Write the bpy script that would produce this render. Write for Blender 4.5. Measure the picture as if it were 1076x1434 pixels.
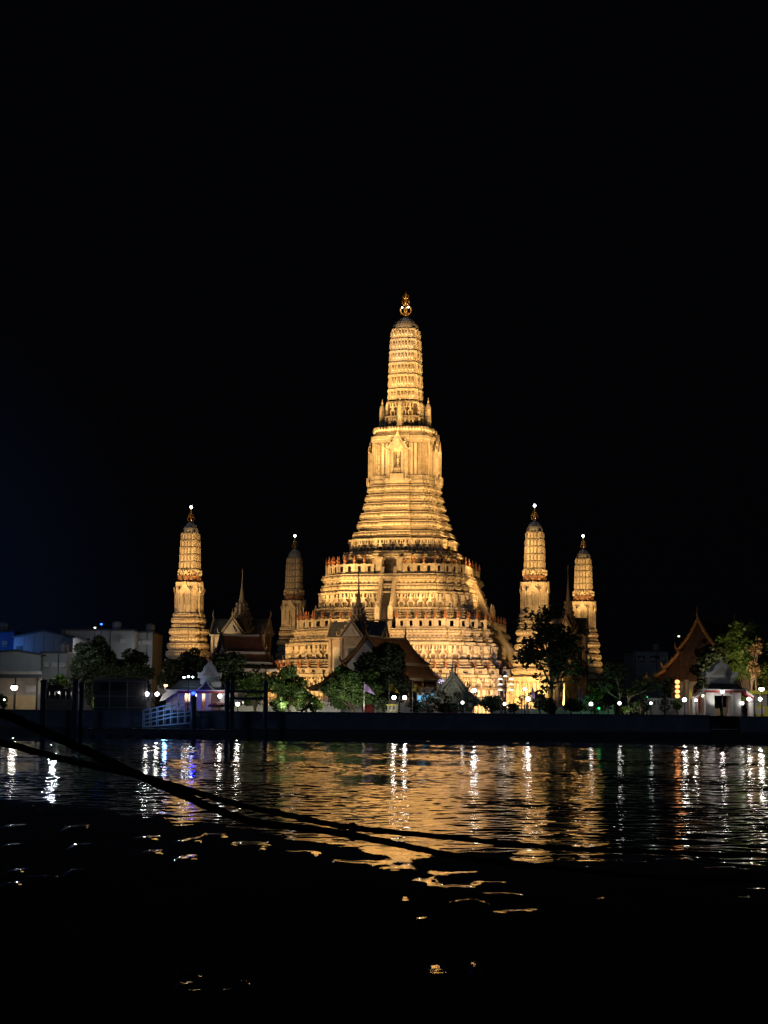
import bpy, bmesh, math, random
import numpy as np
from mathutils import Vector, Matrix
R = math.radians
scene = bpy.context.scene
for o in list(bpy.data.objects):
    bpy.data.objects.remove(o)
COL = scene.collection

# ------------------------------------------------------------------ camera, world, exposure
F = 2400.0                      # focal length in photograph pixels (photograph 1076 x 1434)
CAMH = 3.9                      # eye height above the river
PITCH = math.atan((995 - 717) / F)
ROLL = R(0.45)
cam_d = bpy.data.cameras.new('camera')
cam = bpy.data.objects.new('camera', cam_d)
COL.objects.link(cam)
cam_d.sensor_fit = 'HORIZONTAL'
cam_d.sensor_width = 36
cam_d.lens = 36 * F / 1076
cam_d.clip_start = 0.5
cam_d.clip_end = 6000
cam.matrix_world = Matrix.Translation((0, 0, CAMH)) @ Matrix.Rotation(R(90) + PITCH, 4, 'X') @ Matrix.Rotation(ROLL, 4, 'Z')
scene.camera = cam

world = bpy.data.worlds.new('World')
scene.world = world
world.use_nodes = True
wn, wl = world.node_tree.nodes, world.node_tree.links
wn.clear()
w_out = wn.new('ShaderNodeOutputWorld')
sky = wn.new('ShaderNodeTexSky')
sky.sky_type = 'NISHITA'
sky.sun_disc = False
sky.sun_elevation = R(-4.0)
sky.sun_rotation = R(250)
bg1 = wn.new('ShaderNodeBackground')
bg1.inputs['Strength'].default_value = 0.010
wl.new(sky.outputs['Color'], bg1.inputs['Color'])
# faint blue city glow low over the left bank
tc = wn.new('ShaderNodeTexCoord')
nrm = wn.new('ShaderNodeVectorMath'); nrm.operation = 'DOT_PRODUCT'
nrm.inputs[1].default_value = Vector((-0.33, 0.94, 0.03)).normalized()
wl.new(tc.outputs['Generated'], nrm.inputs[0])
mr = wn.new('ShaderNodeMapRange')
mr.inputs['From Min'].default_value = 0.975
mr.inputs['From Max'].default_value = 1.0
mr.interpolation_type = 'SMOOTHSTEP'
wl.new(nrm.outputs['Value'], mr.inputs['Value'])
bg2 = wn.new('ShaderNodeBackground')
bg2.inputs['Color'].default_value = (0.10, 0.30, 1.0, 1)
mm = wn.new('ShaderNodeMath'); mm.operation = 'MULTIPLY'; mm.inputs[1].default_value = 0.0065
wl.new(mr.outputs['Result'], mm.inputs[0])
wl.new(mm.outputs[0], bg2.inputs['Strength'])
bg3 = wn.new('ShaderNodeBackground')
bg3.inputs['Color'].default_value = (0.55, 0.65, 1.0, 1)
bg3.inputs['Strength'].default_value = 0.0011
a1 = wn.new('ShaderNodeAddShader'); a2 = wn.new('ShaderNodeAddShader')
wl.new(bg1.outputs[0], a1.inputs[0]); wl.new(bg2.outputs[0], a1.inputs[1])
wl.new(a1.outputs[0], a2.inputs[0]); wl.new(bg3.outputs[0], a2.inputs[1])
wl.new(a2.outputs[0], w_out.inputs['Surface'])

near_bank_fill_d = bpy.data.lights.new('near_bank_fill', 'SUN'); near_bank_fill_d.energy = 0.07; near_bank_fill_d.angle = R(8); near_bank_fill_d.color = (.50, .68, 1.0)  # added sun lamp standing in for city light from the near bank
near_bank_fill = bpy.data.objects.new('near_bank_fill', near_bank_fill_d); COL.objects.link(near_bank_fill)
near_bank_fill.rotation_euler = Vector((.35, .85, -.45)).to_track_quat('-Z', 'Y').to_euler()
scene.view_settings.view_transform = 'Standard'
scene.view_settings.look = 'None'
scene.view_settings.exposure = 0
scene.view_settings.gamma = 1
scene.cycles.use_denoising = True
scene.cycles.max_bounces = 6
scene.cycles.diffuse_bounces = 2
scene.cycles.glossy_bounces = 3
scene.cycles.transparent_max_bounces = 4
scene.cycles.sample_clamp_indirect = 8.0
scene.cycles.caustics_reflective = False
scene.cycles.caustics_refractive = False
scene.cycles.use_light_tree = True

GOLD = (1.0, 0.572, 0.195)
def spot(loc, target, power, angle=30, color=GOLD, size=0.6, blend=0.6):
    d = bpy.data.lights.new('floodlight', 'SPOT')
    d.energy = power*(1.2 if color == GOLD else 1.0); d.spot_size = R(angle); d.spot_blend = blend
    d.color = color; d.shadow_soft_size = size
    o = bpy.data.objects.new('floodlight', d)  # names the tower floods and the unseen added lamps alike
    COL.objects.link(o)
    o.location = loc
    o.rotation_euler = (Vector(target) - Vector(loc)).to_track_quat('-Z', 'Y').to_euler()
    return o

def point(loc, power, color=(1, 1, 1), size=0.2):
    d = bpy.data.lights.new('fill_light', 'POINT')
    d.energy = power; d.color = color; d.shadow_soft_size = size
    o = bpy.data.objects.new('fill_light', d)
    COL.objects.link(o); o.location = loc
    return o

# ------------------------------------------------------------------ geometry helpers
G = 3.5                          # level of the quay
CA, SA = math.cos(ROLL), math.sin(ROLL)
FW = Vector((0, math.cos(PITCH), math.sin(PITCH)))
UP = Vector((0, -math.sin(PITCH), math.cos(PITCH)))
def pt(px, py, Y):
    u, v = px - 538, 717 - py
    u, v = u * CA - v * SA, u * SA + v * CA
    d = FW + Vector((1, 0, 0)) * (u / F) + UP * (v / F)
    return Vector((0, 0, CAMH)) + d * (Y / d.y)
def gx(px, Y, py=985):
    return pt(px, py, Y).x
def gz(px, py, Y):
    return pt(px, py, Y).z

class MB:
    def __init__(s): s.v = []; s.f = []; s.m = []; s.cur = 0
    def add(s, vs, fs):
        b = len(s.v)
        s.v.extend([tuple(x) for x in vs]); s.f.extend([tuple(b + i for i in f) for f in fs]); s.m.extend([s.cur]*len(fs))
        return s
    def box(s, x0, x1, y0, y1, z0, z1):
        return s.add([(x0,y0,z0),(x1,y0,z0),(x1,y1,z0),(x0,y1,z0),(x0,y0,z1),(x1,y0,z1),(x1,y1,z1),(x0,y1,z1)],
              [(3,2,1,0),(4,5,6,7),(0,1,5,4),(1,2,6,5),(2,3,7,6),(3,0,4,7)])
    def cbox(s, c, sx, sy, sz, rot=0):
        cs, sn = math.cos(rot), math.sin(rot)
        vs = []
        for z in (-sz/2, sz/2):
            for x, y in ((-sx/2,-sy/2),(sx/2,-sy/2),(sx/2,sy/2),(-sx/2,sy/2)):
                vs.append((c[0]+x*cs-y*sn, c[1]+x*sn+y*cs, c[2]+z))
        return s.add(vs, [(3,2,1,0),(4,5,6,7),(0,1,5,4),(1,2,6,5),(2,3,7,6),(3,0,4,7)])
    def merge(s, o):
        b = len(s.v)
        s.v.extend(o.v); s.f.extend([tuple(b + i for i in f) for f in o.f]); s.m.extend(o.m)
    def loft(s, rings, cap=True, closed=True, mats=None):
        b = len(s.v); n = len(rings[0])
        for r in rings: s.v.extend([tuple(p) for p in r])
        for i in range(len(rings) - 1):
            for j in range(n if closed else n - 1):
                k = (j + 1) % n
                s.f.append((b+i*n+j, b+i*n+k, b+(i+1)*n+k, b+(i+1)*n+j)); s.m.append(mats[i] if mats else s.cur)
        if cap and closed:
            s.f.append(tuple(b + j for j in range(n - 1, -1, -1)))
            s.f.append(tuple(b + (len(rings) - 1) * n + j for j in range(n))); s.m.extend([s.cur]*2)
        return s
    def lathe(s, prof, n=16, c=(0,0,0), ribs=0):
        rings = []
        for r, z in prof:
            rr = []
            for k in range(n):
                a = 2*math.pi*k/n
                q = r * (1 - (ribs if k % 2 else 0))
                rr.append((c[0]+q*math.cos(a), c[1]+q*math.sin(a), c[2]+z))
            rings.append(rr)
        return s.loft(rings)
    def tube(s, pts, r, n=8):
        pts = [Vector(p) for p in pts]; rings = []
        rs = r if isinstance(r, (list, tuple)) else [r]*len(pts)
        for i, p in enumerate(pts):
            d = (pts[min(i+1, len(pts)-1)] - pts[max(i-1, 0)]).normalized()
            a = Vector((0,0,1)) if abs(d.z) < .9 else Vector((1,0,0))
            x = d.cross(a).normalized(); y = x.cross(d)
            rings.append([p + (x*math.cos(2*math.pi*k/n) + y*math.sin(2*math.pi*k/n))*rs[i] for k in range(n)])
        return s.loft(rings)
    def bar(s, a, b, w, d, dn):
        """flat bar from a to b, width w across, thickness d along dn"""
        a, b, dn = Vector(a), Vector(b), Vector(dn).normalized()
        t = (b - a).normalized(); x = t.cross(dn).normalized() * (w/2); y = dn * (d/2)
        return s.loft([[p-x-y, p+x-y, p+x+y, p-x+y] for p in (a, b)])
    def sphere(s, c, r, n=10, m=6, sz=1.0):
        prof = [(max(r*math.sin(math.pi*i/m), 0.001), -r*sz*math.cos(math.pi*i/m)) for i in range(m+1)]
        return s.lathe(prof, n, c)
    def prism(s, poly, y0, y1):
        """polygon in (x, z) extruded along y"""
        n = len(poly)
        return s.loft([[(x, y0, z) for x, z in poly], [(x, y1, z) for x, z in poly]])
    def build(s, name, mat, parent=None, smooth=False, loc=None, rotz=0):
        me = bpy.data.meshes.new(name)
        me.from_pydata(s.v, [], s.f)
        ml = mat if isinstance(mat, list) else [mat]
        if len(ml) > 1: me.polygons.foreach_set('material_index', s.m)
        bm = bmesh.new(); bm.from_mesh(me)
        bmesh.ops.recalc_face_normals(bm, faces=bm.faces); bm.to_mesh(me); bm.free()
        if smooth: me.polygons.foreach_set('use_smooth', [True]*len(me.polygons))
        for q in ml: me.materials.append(q)
        o = bpy.data.objects.new(name, me)
        COL.objects.link(o)
        if parent: o.parent = parent
        if loc: o.location = loc
        if rotz: o.rotation_euler[2] = rotz
        return o

def tag(o, label, cat, group=None, kind=None):
    if label: o['label'] = label
    if cat: o['category'] = cat
    if group: o['group'] = group
    if kind: o['kind'] = kind
    return o
def thing(name, label, cat, loc=(0,0,0), rotz=0, group=None, scale=1.0):
    o = bpy.data.objects.new(name, None); COL.objects.link(o)
    o.location = loc; o.rotation_euler = (0, 0, rotz); o.scale = (scale,)*3
    o.empty_display_size = 0.3
    return tag(o, label, cat, group)
def dup(root, loc, rotz=0, label=None, scale=1.0):
    r = root.copy(); COL.objects.link(r); r.location = loc; r.rotation_euler = (0,0,rotz); r.scale = (scale,)*3
    if label: r['label'] = label
    def rec(src, dst):
        for ch in list(src.children):
            c = ch.copy(); COL.objects.link(c); c.parent = dst
            rec(ch, c)
    rec(root, r)
    return r

# ------------------------------------------------------------------ materials
def mat(name, col, rough=0.7, var=0.25, scale=1.5, bump=0.0, bscale=None, metal=0.0, cell=0.0, cscale=3.0, spec=0.5, translucent=0.0):
    m = bpy.data.materials.new(name); m.use_nodes = True
    n, l = m.node_tree.nodes, m.node_tree.links
    p = n['Principled BSDF']
    p.inputs['Roughness'].default_value = rough
    p.inputs['Metallic'].default_value = metal
    p.inputs['Specular IOR Level'].default_value = spec
    t = n.new('ShaderNodeTexCoord')
    no = n.new('ShaderNodeTexNoise'); no.inputs['Scale'].default_value = scale; no.inputs['Detail'].default_value = 5
    l.new(t.outputs['Object'], no.inputs['Vector'])
    mr = n.new('ShaderNodeMapRange')
    mr.inputs['From Min'].default_value = .3; mr.inputs['From Max'].default_value = .7
    mr.inputs['To Min'].default_value = 1 - var; mr.inputs['To Max'].default_value = 1 + var
    l.new(no.outputs['Fac'], mr.inputs['Value'])
    out = mr.outputs['Result']
    if cell:
        vo = n.new('ShaderNodeTexVoronoi'); vo.inputs['Scale'].default_value = cscale
        l.new(t.outputs['Object'], vo.inputs['Vector'])
        sp = n.new('ShaderNodeSeparateColor'); l.new(vo.outputs['Color'], sp.inputs[0])
        m2 = n.new('ShaderNodeMapRange'); m2.inputs['To Min'].default_value = 1 - cell; m2.inputs['To Max'].default_value = 1 + cell * .5
        l.new(sp.outputs[0], m2.inputs['Value'])
        mu = n.new('ShaderNodeMath'); mu.operation = 'MULTIPLY'
        l.new(out, mu.inputs[0]); l.new(m2.outputs['Result'], mu.inputs[1]); out = mu.outputs[0]
    vm = n.new('ShaderNodeVectorMath'); vm.operation = 'SCALE'
    vm.inputs[0].default_value = col
    l.new(out, vm.inputs['Scale'])
    l.new(vm.outputs['Vector'], p.inputs['Base Color'])
    if bump:
        nb = n.new('ShaderNodeTexNoise'); nb.inputs['Scale'].default_value = bscale or scale*3
        l.new(t.outputs['Object'], nb.inputs['Vector'])
        b = n.new('ShaderNodeBump'); b.inputs['Strength'].default_value = bump; b.inputs['Distance'].default_value = .1
        l.new(nb.outputs['Fac'], b.inputs['Height']); l.new(b.outputs['Normal'], p.inputs['Normal'])
    if translucent:
        tr = n.new('ShaderNodeBsdfTranslucent'); l.new(vm.outputs['Vector'], tr.inputs['Color'])
        mx = n.new('ShaderNodeMixShader'); mx.inputs[0].default_value = translucent
        l.new(p.outputs[0], mx.inputs[1]); l.new(tr.outputs[0], mx.inputs[2])
        l.new(mx.outputs[0], n['Material Output'].inputs['Surface'])
    return m
def glow(name, col, s):
    m = bpy.data.materials.new(name); m.use_nodes = True
    n, l = m.node_tree.nodes, m.node_tree.links
    n.clear()
    o = n.new('ShaderNodeOutputMaterial'); e = n.new('ShaderNodeEmission')
    e.inputs['Color'].default_value = (*col, 1); e.inputs['Strength'].default_value = s
    l.new(e.outputs[0], o.inputs['Surface'])
    return m

def tile_mat(name, col, step=0.3):
    m = mat(name, col, .45, .3, 1.2)
    n, l = m.node_tree.nodes, m.node_tree.links
    t = n.new('ShaderNodeTexCoord')
    w = n.new('ShaderNodeTexWave'); w.wave_type = 'BANDS'; w.bands_direction = 'Z'
    w.inputs['Scale'].default_value = 1/step * .32; w.inputs['Distortion'].default_value = .4
    l.new(t.outputs['Object'], w.inputs['Vector'])
    b = n.new('ShaderNodeBump'); b.inputs['Strength'].default_value = .6; b.inputs['Distance'].default_value = .08
    l.new(w.outputs['Fac'], b.inputs['Height']); l.new(b.outputs['Normal'], n['Principled BSDF'].inputs['Normal'])
    return m

M = dict(
    stucco=mat('mosaic_stucco', (.54, .46, .34), .55, .26, .30, .25, 4.0, cell=.22, cscale=2.2),
    pale=mat('pale_stucco', (.64, .56, .42), .6, .24, .45, .2, 5.0),
    inset=mat('shaded_porcelain_inset', (.35, .265, .16), .45, .3, 1.2, cell=.45, cscale=2.6),  # coloured porcelain, darkened too in place of shade in the recesses
    tint=mat('tinted_stucco', (.45, .37, .25), .5, .2, 1.0, .2, 4.0, cell=.35, cscale=2.6),
    dgilt=mat('worn_gilt_trim', (.20, .115, .045), .5, .4, 3, metal=.2),
    collar=mat('russet_tile', (.36, .20, .115), .6, .3, 1.5),
    slate=mat('slate_panel', (.09, .13, .14), .6, .2, 2),
    dark=mat('groove_shade', (.14, .092, .05), .8, .3, 1.5),  # shade of grooves and recesses put into the colour
    red=mat('red_glaze', (.36, .145, .07), .5, .3, 2),
    darkstep=mat('shaded_dark_step', (.045, .035, .03), .9, .3, 2),  # dark grey stone, darkened further for the shade between the stair walls
    cap=mat('porcelain_cap', (.45, .44, .42), .45, .15, 2, .2, 6),
    gold=mat('gilt_metal', (.75, .45, .14), .35, .15, 3, metal=.8),
    redniche=mat('niche_red', (.22, .03, .015), .8, .2, 2),
    statue=mat('pale_statue', (.62, .55, .42), .6, .1, 3),
    white=mat('white_plaster', (.58, .57, .55), .75, .10, .8, .1, 5),
    cream=mat('cream_plaster', (.42, .36, .29), .8, .18, .8, .2, 4),
    tan=mat('tan_stucco', (.30, .235, .17), .8, .25, .9, .4, 4, cell=.2, cscale=2),
    glass=mat('dark_shutter', (.05, .06, .06), .35, .2, 2),
    tile=tile_mat('roof_tile', (.20, .075, .045)),
    tiledark=tile_mat('dark_roof_tile', (.05, .055, .06)),
    trim=mat('pale_trim', (.45, .43, .40), .6, .15, 2),
    dtrim=mat('dark_trim', (.07, .045, .03), .6, .2, 2),
    gtrim=mat('gilt_trim', (.50, .27, .09), .5, .3, 4, metal=.2),
    ped=mat('carved_pediment', (.07, .036, .018), .6, .5, 2.5, .5, 5),
    redtrim=mat('red_trim', (.30, .04, .04), .6, .15, 2),
    navy=mat('navy_paint', (.02, .035, .085), .45, .2, 2),
    iron=mat('black_iron', (.025, .025, .03), .5, .2, 3, metal=.4),
    steel=mat('painted_rail', (.45, .48, .52), .45, .1, 3),
    grey=mat('grey_metal_sheet', (.23, .235, .25), .6, .12, .3),
    beige=mat('beige_wall', (.30, .305, .29), .8, .12, .3, .1, 3),
    bluelitwall=mat('blue_lit_wall', (.05, .16, .45), .7, .15, .5),  # blue of the light put into the wall colour
    darkroof=mat('dark_sheet_roof', (.05, .05, .055), .7, .2, 1),
    wall=mat('river_wall_concrete', (.13, .15, .20), .8, .25, .5, .4, 2.5),
    nearblack=mat('near_black', (.025, .026, .03), .5, .3, .6, .4, 2.5),
    paving=mat('paving', (.18, .17, .16), .85, .2, .4, .2, 3),
    bark=mat('bark', (.10, .075, .05), .9, .3, 3, .5, 8),
    pale_bark=mat('pale_bark', (.28, .23, .17), .85, .2, 3, .4, 8),
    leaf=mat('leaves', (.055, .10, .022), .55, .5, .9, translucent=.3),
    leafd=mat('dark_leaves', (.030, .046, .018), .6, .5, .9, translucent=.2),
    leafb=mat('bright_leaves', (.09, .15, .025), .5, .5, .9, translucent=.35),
    litleaf=mat('orange_lit_leaves', (.20, .13, .055), .7, .4, 1.5, translucent=.3),  # orange light on the foliage put into the leaf colour
    yellow=mat('yellow_cloth', (.60, .44, .03), .8, .1, 2, translucent=.12),
    purple=mat('purple_cloth', (.26, .17, .36), .8, .1, 2, translucent=.1),
    yboard=mat('yellow_board', (.75, .68, .05), .6, .08, 2),
    rope=mat('tarred_rope', (.010, .010, .011), .9, .3, 6, .5, 30),
    umbrella=mat('red_canopy', (.22, .02, .03), .7, .1, 2),
    lampwhite=glow('lamp_white', (1.0, .92, .84), 24),
    lampdim=glow('lamp_dim', (1.0, .95, .9), 7),
    lampbluedim=glow('lamp_blue_dim', (.02, .10, 1.0), 9),
    lampcool=glow('lamp_cool', (.72, .90, 1.0), 26),
    lampblue=glow('lamp_blue', (.003, .012, 1.0), 40),
    lampwarm=glow('lamp_warm', (1.0, .34, .08), 20),
    lampgreen=glow('lamp_green', (.05, 1.0, .30), 1.6),
    lampsoft=glow('lamp_soft', (1.0, .90, .72), 2.2),
    lanternred=glow('lantern_glow', (1.0, .34, .10), 3.2),
    windowblue=glow('lit_doorway_blue', (.22, .62, 1.0), .9),
    windowwhite=glow('lit_window_white', (1.0, .93, .8), .55),
    topglow=glow('summit_glow', (.92, .95, 1.0), 14),
)

SM = [M['stucco'], M['pale'], M['inset'], M['dark'], M['tint']]

# ------------------------------------------------------------------ structure: river, quay, wall
WALLY = 240.0
def make_water():
    rng = np.random.default_rng(5)
    ys = [8.0]
    while ys[-1] < WALLY - .05:
        y = ys[-1]
        ys.append(y + min(.26, max(.03, .0022*y)))
    ys = np.array(ys); ys[-1] = WALLY - .02
    c = np.tan(np.concatenate([np.linspace(-.62, -.26, 90)[:-1], np.linspace(-.26, .26, 640), np.linspace(.26, .62, 90)[1:]]))
    Y, T = np.meshgrid(ys, c, indexing='ij')
    X = Y*T
    Z = np.zeros_like(X)
    # wind ripples over the whole river
    for i in range(90):
        lam = math.exp(rng.uniform(math.log(.42), math.log(3.6)))
        k = 2*math.pi/lam
        th = rng.normal(math.pi/2, .60)
        slope = .0084 * (1 if lam < 1.6 else .62)
        ph = rng.uniform(0, 6.283)
        Z += slope/k * np.sin(k*(X*math.cos(th) + Y*math.sin(th)) + ph)
    # long patches of rougher and smoother water
    patch = np.ones_like(X)
    for i in range(8):
        lx, ly = rng.uniform(25, 80), rng.uniform(12, 45)
        patch += .12*np.sin(2*math.pi*(X/lx + Y/ly) + rng.uniform(0, 6.28))
    Z *= np.clip(patch, .55, 1.4)
    # wake swell running in to the near bank; edge of the wake runs diagonally
    edge = np.interp(X, [-40, -20, -9.6, -3.2, .45, 3.9, 10, 40], [100, 80, 64, 54, 48, 45.5, 44.5, 44]) + .8*np.sin(X*.9) + .5*np.sin(X*2.3+1)
    mask = 1/(1 + np.exp(-(edge - Y)/1.6))
    Zs = np.zeros_like(X)
    def saw(u):             # long face to the viewer, shaped to reflect black sky
        return np.mod(u, 1.0) - .5
    warp = .55*np.sin(X*.42 + Y*.17 + .7) + .40*np.sin(X*.93 - Y*.31 + 2.1) + .22*np.sin(X*2.1 + Y*.7)
    near = np.clip((66 - Y)/26, .7, 1.25)
    for lam, amp, th in ((2.3, .19, .22), (1.45, .075, -.32)):
        u = ((Y*math.cos(th) + X*math.sin(th)) + warp*lam*.30)/lam
        Zs += amp*near*saw(u)
    # small humps added between the wake waves, each tilted to make a glint
    hump = np.zeros_like(X)
    gold = 880
    for sx, sy, wx, wy, ty in ((640, 1227, 38, 4, 880), (632, 1247, 46, 4.5, 880), (700, 1258, 40, 3.5, 880), (728, 1282, 36, 5, 870), (597, 1238, 18, 4, 890), (568, 1266, 7, 4, 880), (590, 1293, 8, 3, 870), (613, 1366, 14, 9, 800), (665, 1358, 7, 6, 860), (420, 1196, 26, 3, 900), (690, 1240, 22, 3, 880), (655, 1268, 30, 3, 880), (500, 1212, 40, 4, 890), (560, 1222, 26, 3, 890),
                           (20, 1160, 16, 4, 963), (14, 1188, 12, 4, 963), (112, 1160, 14, 4, 965), (118, 1186, 14, 4, 965), (205, 1176, 16, 4, 970), (212, 1196, 14, 4, 970), (264, 1180, 16, 4, 968), (300, 1172, 18, 3, 970), (60, 1232, 22, 3, 960), (425, 1178, 30, 3, 900), (20, 1225, 12, 5, 963), (15, 1243, 14, 4, 963), (112, 1222, 12, 4, 965), (262, 1205, 14, 6, 965), (350, 1185, 25, 6, 960), (260, 1371, 18, 3, 950), (262, 1384, 12, 4, 950), (272, 1398, 16, 3, 950), (340, 1384, 8, 4, 960), (318, 1395, 6, 3, 960),
                           (955, 1204, 14, 3, 965), (1040, 1212, 36, 3, 970), (1020, 1220, 40, 3, 972), (1060, 1250, 16, 3, 972), (1040, 1262, 14, 3, 972), (950, 1196, 9, 3, 965), (840, 1264, 8, 2.5, 900)):
        w = pt(sx, sy, 40); k = CAMH/(CAMH - w.z); cx, cy = w.x*k, 40*k
        h1, h2 = (sx*.618 + sy*.37) % 1.0, (sx*.414 + sy*.73) % 1.0
        dy = Y - cy - .22*(h1-.5)*(X-cx) - (.06+.18*h2)*np.sin((X-cx)*(1.6+3.4*h1) + sx) - .07*np.sin((X-cx)*(7+5*h2))
        g = np.exp(-((X-cx)/(wx*cy/F))**4 - (dy/(1.3*wy*cy*cy/(CAMH*F)))**2)
        hump += g*(.10 - ((sy - 995) - (995 - ty))/4800*dy)
        Zs *= 1 - g
    Zs += hump
    Z = Z*(1 - .93*mask) + Zs*mask
    Z *= np.clip((WALLY - Y)/6, 0, 1)*.7 + .3
    ny, nx = X.shape
    co = np.stack([X, Y, Z], -1).reshape(-1, 3).astype(np.float32)
    idx = np.arange(ny*nx).reshape(ny, nx)
    q = np.stack([idx[:-1, :-1], idx[:-1, 1:], idx[1:, 1:], idx[1:, :-1]], -1).reshape(-1, 4)
    me = bpy.data.meshes.new('river_water')
    me.vertices.add(len(co)); me.vertices.foreach_set('co', co.ravel())
    me.loops.add(q.size); me.loops.foreach_set('vertex_index', q.ravel().astype(np.int32))
    me.polygons.add(len(q)); me.polygons.foreach_set('loop_start', np.arange(0, q.size, 4, dtype=np.int32))
    me.polygons.foreach_set('loop_total', np.full(len(q), 4, dtype=np.int32))
    me.polygons.foreach_set('use_smooth', (mask[:-1, :-1] < .35).ravel())
    me.update(); me.validate()
    m = bpy.data.materials.new('river_water'); m.use_nodes = True
    n, l = m.node_tree.nodes, m.node_tree.links
    n.clear()
    out = n.new('ShaderNodeOutputMaterial'); mx = n.new('ShaderNodeMixShader')
    df = n.new('ShaderNodeBsdfDiffuse'); df.inputs['Color'].default_value = (.004, .005, .006, 1)
    gl = n.new('ShaderNodeBsdfGlossy'); gl.inputs['Color'].default_value = (1, 1, 1, 1); gl.inputs['Roughness'].default_value = .03
    fr = n.new('ShaderNodeFresnel'); fr.inputs['IOR'].default_value = 1.45
    fm = n.new('ShaderNodeMath'); fm.operation = 'MULTIPLY'; fm.use_clamp = True; fm.inputs[1].default_value = 2.0
    l.new(fr.outputs[0], fm.inputs[0]); l.new(fm.outputs[0], mx.inputs[0])
    l.new(df.outputs[0], mx.inputs[1]); l.new(gl.outputs[0], mx.inputs[2]); l.new(mx.outputs[0], out.inputs['Surface'])
    me.materials.append(m)
    o = bpy.data.objects.new('river_water', me); COL.objects.link(o)
    tag(o, 'dark river water reflecting the lit towers', 'water', kind='structure')
    b = MB()
    b.add([(-2000, -200, -.6), (2000, -200, -.6), (2000, WALLY+2, -.6), (-2000, WALLY+2, -.6)], [(0, 1, 2, 3)])
    o2 = b.build('water', m); tag(o2, 'flat dark water beyond the waves', 'water', kind='structure')
make_water()

def structure():
    b = MB()
    b.add([(-1500, WALLY+.5, G-.004), (1500, WALLY+.5, G-.004), (1500, 3000, G-.004), (-1500, 3000, G-.004)], [(0, 1, 2, 3)])
    tag(b.build('ground', M['paving']), 'paved temple quay behind the river wall', 'ground', kind='structure')
    ga, gb = gx(994, WALLY, 1010), gx(1037, WALLY, 1010)
    def wall(x0, x1, label, top):
        t = thing('river_wall', label, 'wall', ((x0+x1)/2, WALLY, 0))
        h = (x1-x0)/2
        b = MB(); b.box(-h, h, 0, .8, 1.25, top)
        n = int(2*h/6)
        for i in range(n+1):
            x = -h + i*6
            b.box(max(x-.16, -h), min(x+.16, h), -.09, -.001, 1.25, top-.02)
        b.build('wall_face', M['wall'], t)
        b = MB(); b.box(-h, h, -.03, .8, -2.5, 1.247)  # lower part of the wall in a darker tone
        b.build('lower_band', M['nearblack'], t)
        b = MB(); b.box(-h, h, -.12, .9, top+.003, top+.18); b.build('coping', M['wall'], t)
    wall(-260, ga, 'long dark navy river wall running along the quay to the gate steps', 3.44)
    wall(gb, 260, 'short dark river wall right of the gate steps', 3.3)
    t = thing('landing_steps', 'dark landing steps in the gap of the river wall below the white gate', 'steps', ((ga+gb)/2, WALLY, 0))
    h = (gb-ga)/2
    b = MB()
    for i in range(6):
        b.box(-h+.01, h-.01, .2+i*.45, .2+(i+1)*.45 if i < 5 else 4, -2.5, 1.7+i*.35 - (0.0 if i < 5 else .02))
    b.build('steps', M['nearblack'], t)
    b = MB(); b.box(-h+.3, h-.3, .12, .198, 1.60, 1.71); b.build('step_edge', M['trim'], t)
    b = MB()
    for sx in (-h+.25, -h*.1, h*.35, h-.25): b.tube([(sx, .35, 1.7), (sx, .35, 3.2)], .06, 6)
    for z in (2.5, 3.15): b.tube([(-h+.25, .35, z), (h-.25, .35, z)], .05, 6)
    b.build('gate_rail', M['iron'], t)
structure()

# ------------------------------------------------------------------ redented tower parts
QUAD = [(1,.64),(.93,.64),(.93,.76),(.85,.76),(.85,.85),(.76,.85),(.76,.93),(.64,.93),(.64,1)]
QUADT = [(1,.34),(.89,.34),(.89,.73),(.81,.73),(.81,.81),(.73,.81),(.73,.89),(.34,.89),(.34,1)]
def plan(w, q=QUAD):
    pts = []
    for k in range(4):
        c, s = round(math.cos(k*math.pi/2)), round(math.sin(k*math.pi/2))
        for x, y in q: pts.append((w*(x*c - y*s), w*(x*s + y*c)))
    return pts
def ring(w, z, q=QUAD): return [(x, y, z) for x, y in plan(w, q)]
def along(w, spacing, q=QUAD, inset=.12):
    p = plan(w, q); n = len(p); out = []
    for i in range(n):
        a, b = Vector(p[i]), Vector(p[(i+1) % n]); L = (b-a).length
        if L < spacing*.45: continue
        t = (b-a)/L; nn = Vector((t.y, -t.x)); m = max(1, int(round(L/spacing)))
        for j in range(m): out.append((a + t*L*(j+.5)/m, t, nn, L/m))
    return out
def P3(p, t, n, u, d, z):
    q = p + t*u + n*d
    return (q.x, q.y, z)
def leaf(b, p, t, n, w, z, h, d, d0=-.05):
    b.cur = 1
    b.add([P3(p,t,n,-w/2,d0,z), P3(p,t,n,w/2,d0,z), P3(p,t,n,w*.42,d,z+h*.35), P3(p,t,n,0,d*.7,z+h), P3(p,t,n,-w*.42,d,z+h*.35), P3(p,t,n,0,d0,z+h)],
          [(0,1,2,4),(4,2,3),(1,5,3,2),(0,4,3,5)])
def blk(b, p, t, n, u0, u1, z0, z1, d0, d1):
    b.add([P3(p,t,n,u,d,z) for z in (z0,z1) for u,d in ((u0,d1),(u1,d1),(u1,d0),(u0,d0))],
          [(3,2,1,0),(4,5,6,7),(0,1,5,4),(1,2,6,5),(2,3,7,6),(3,0,4,7)])
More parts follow.
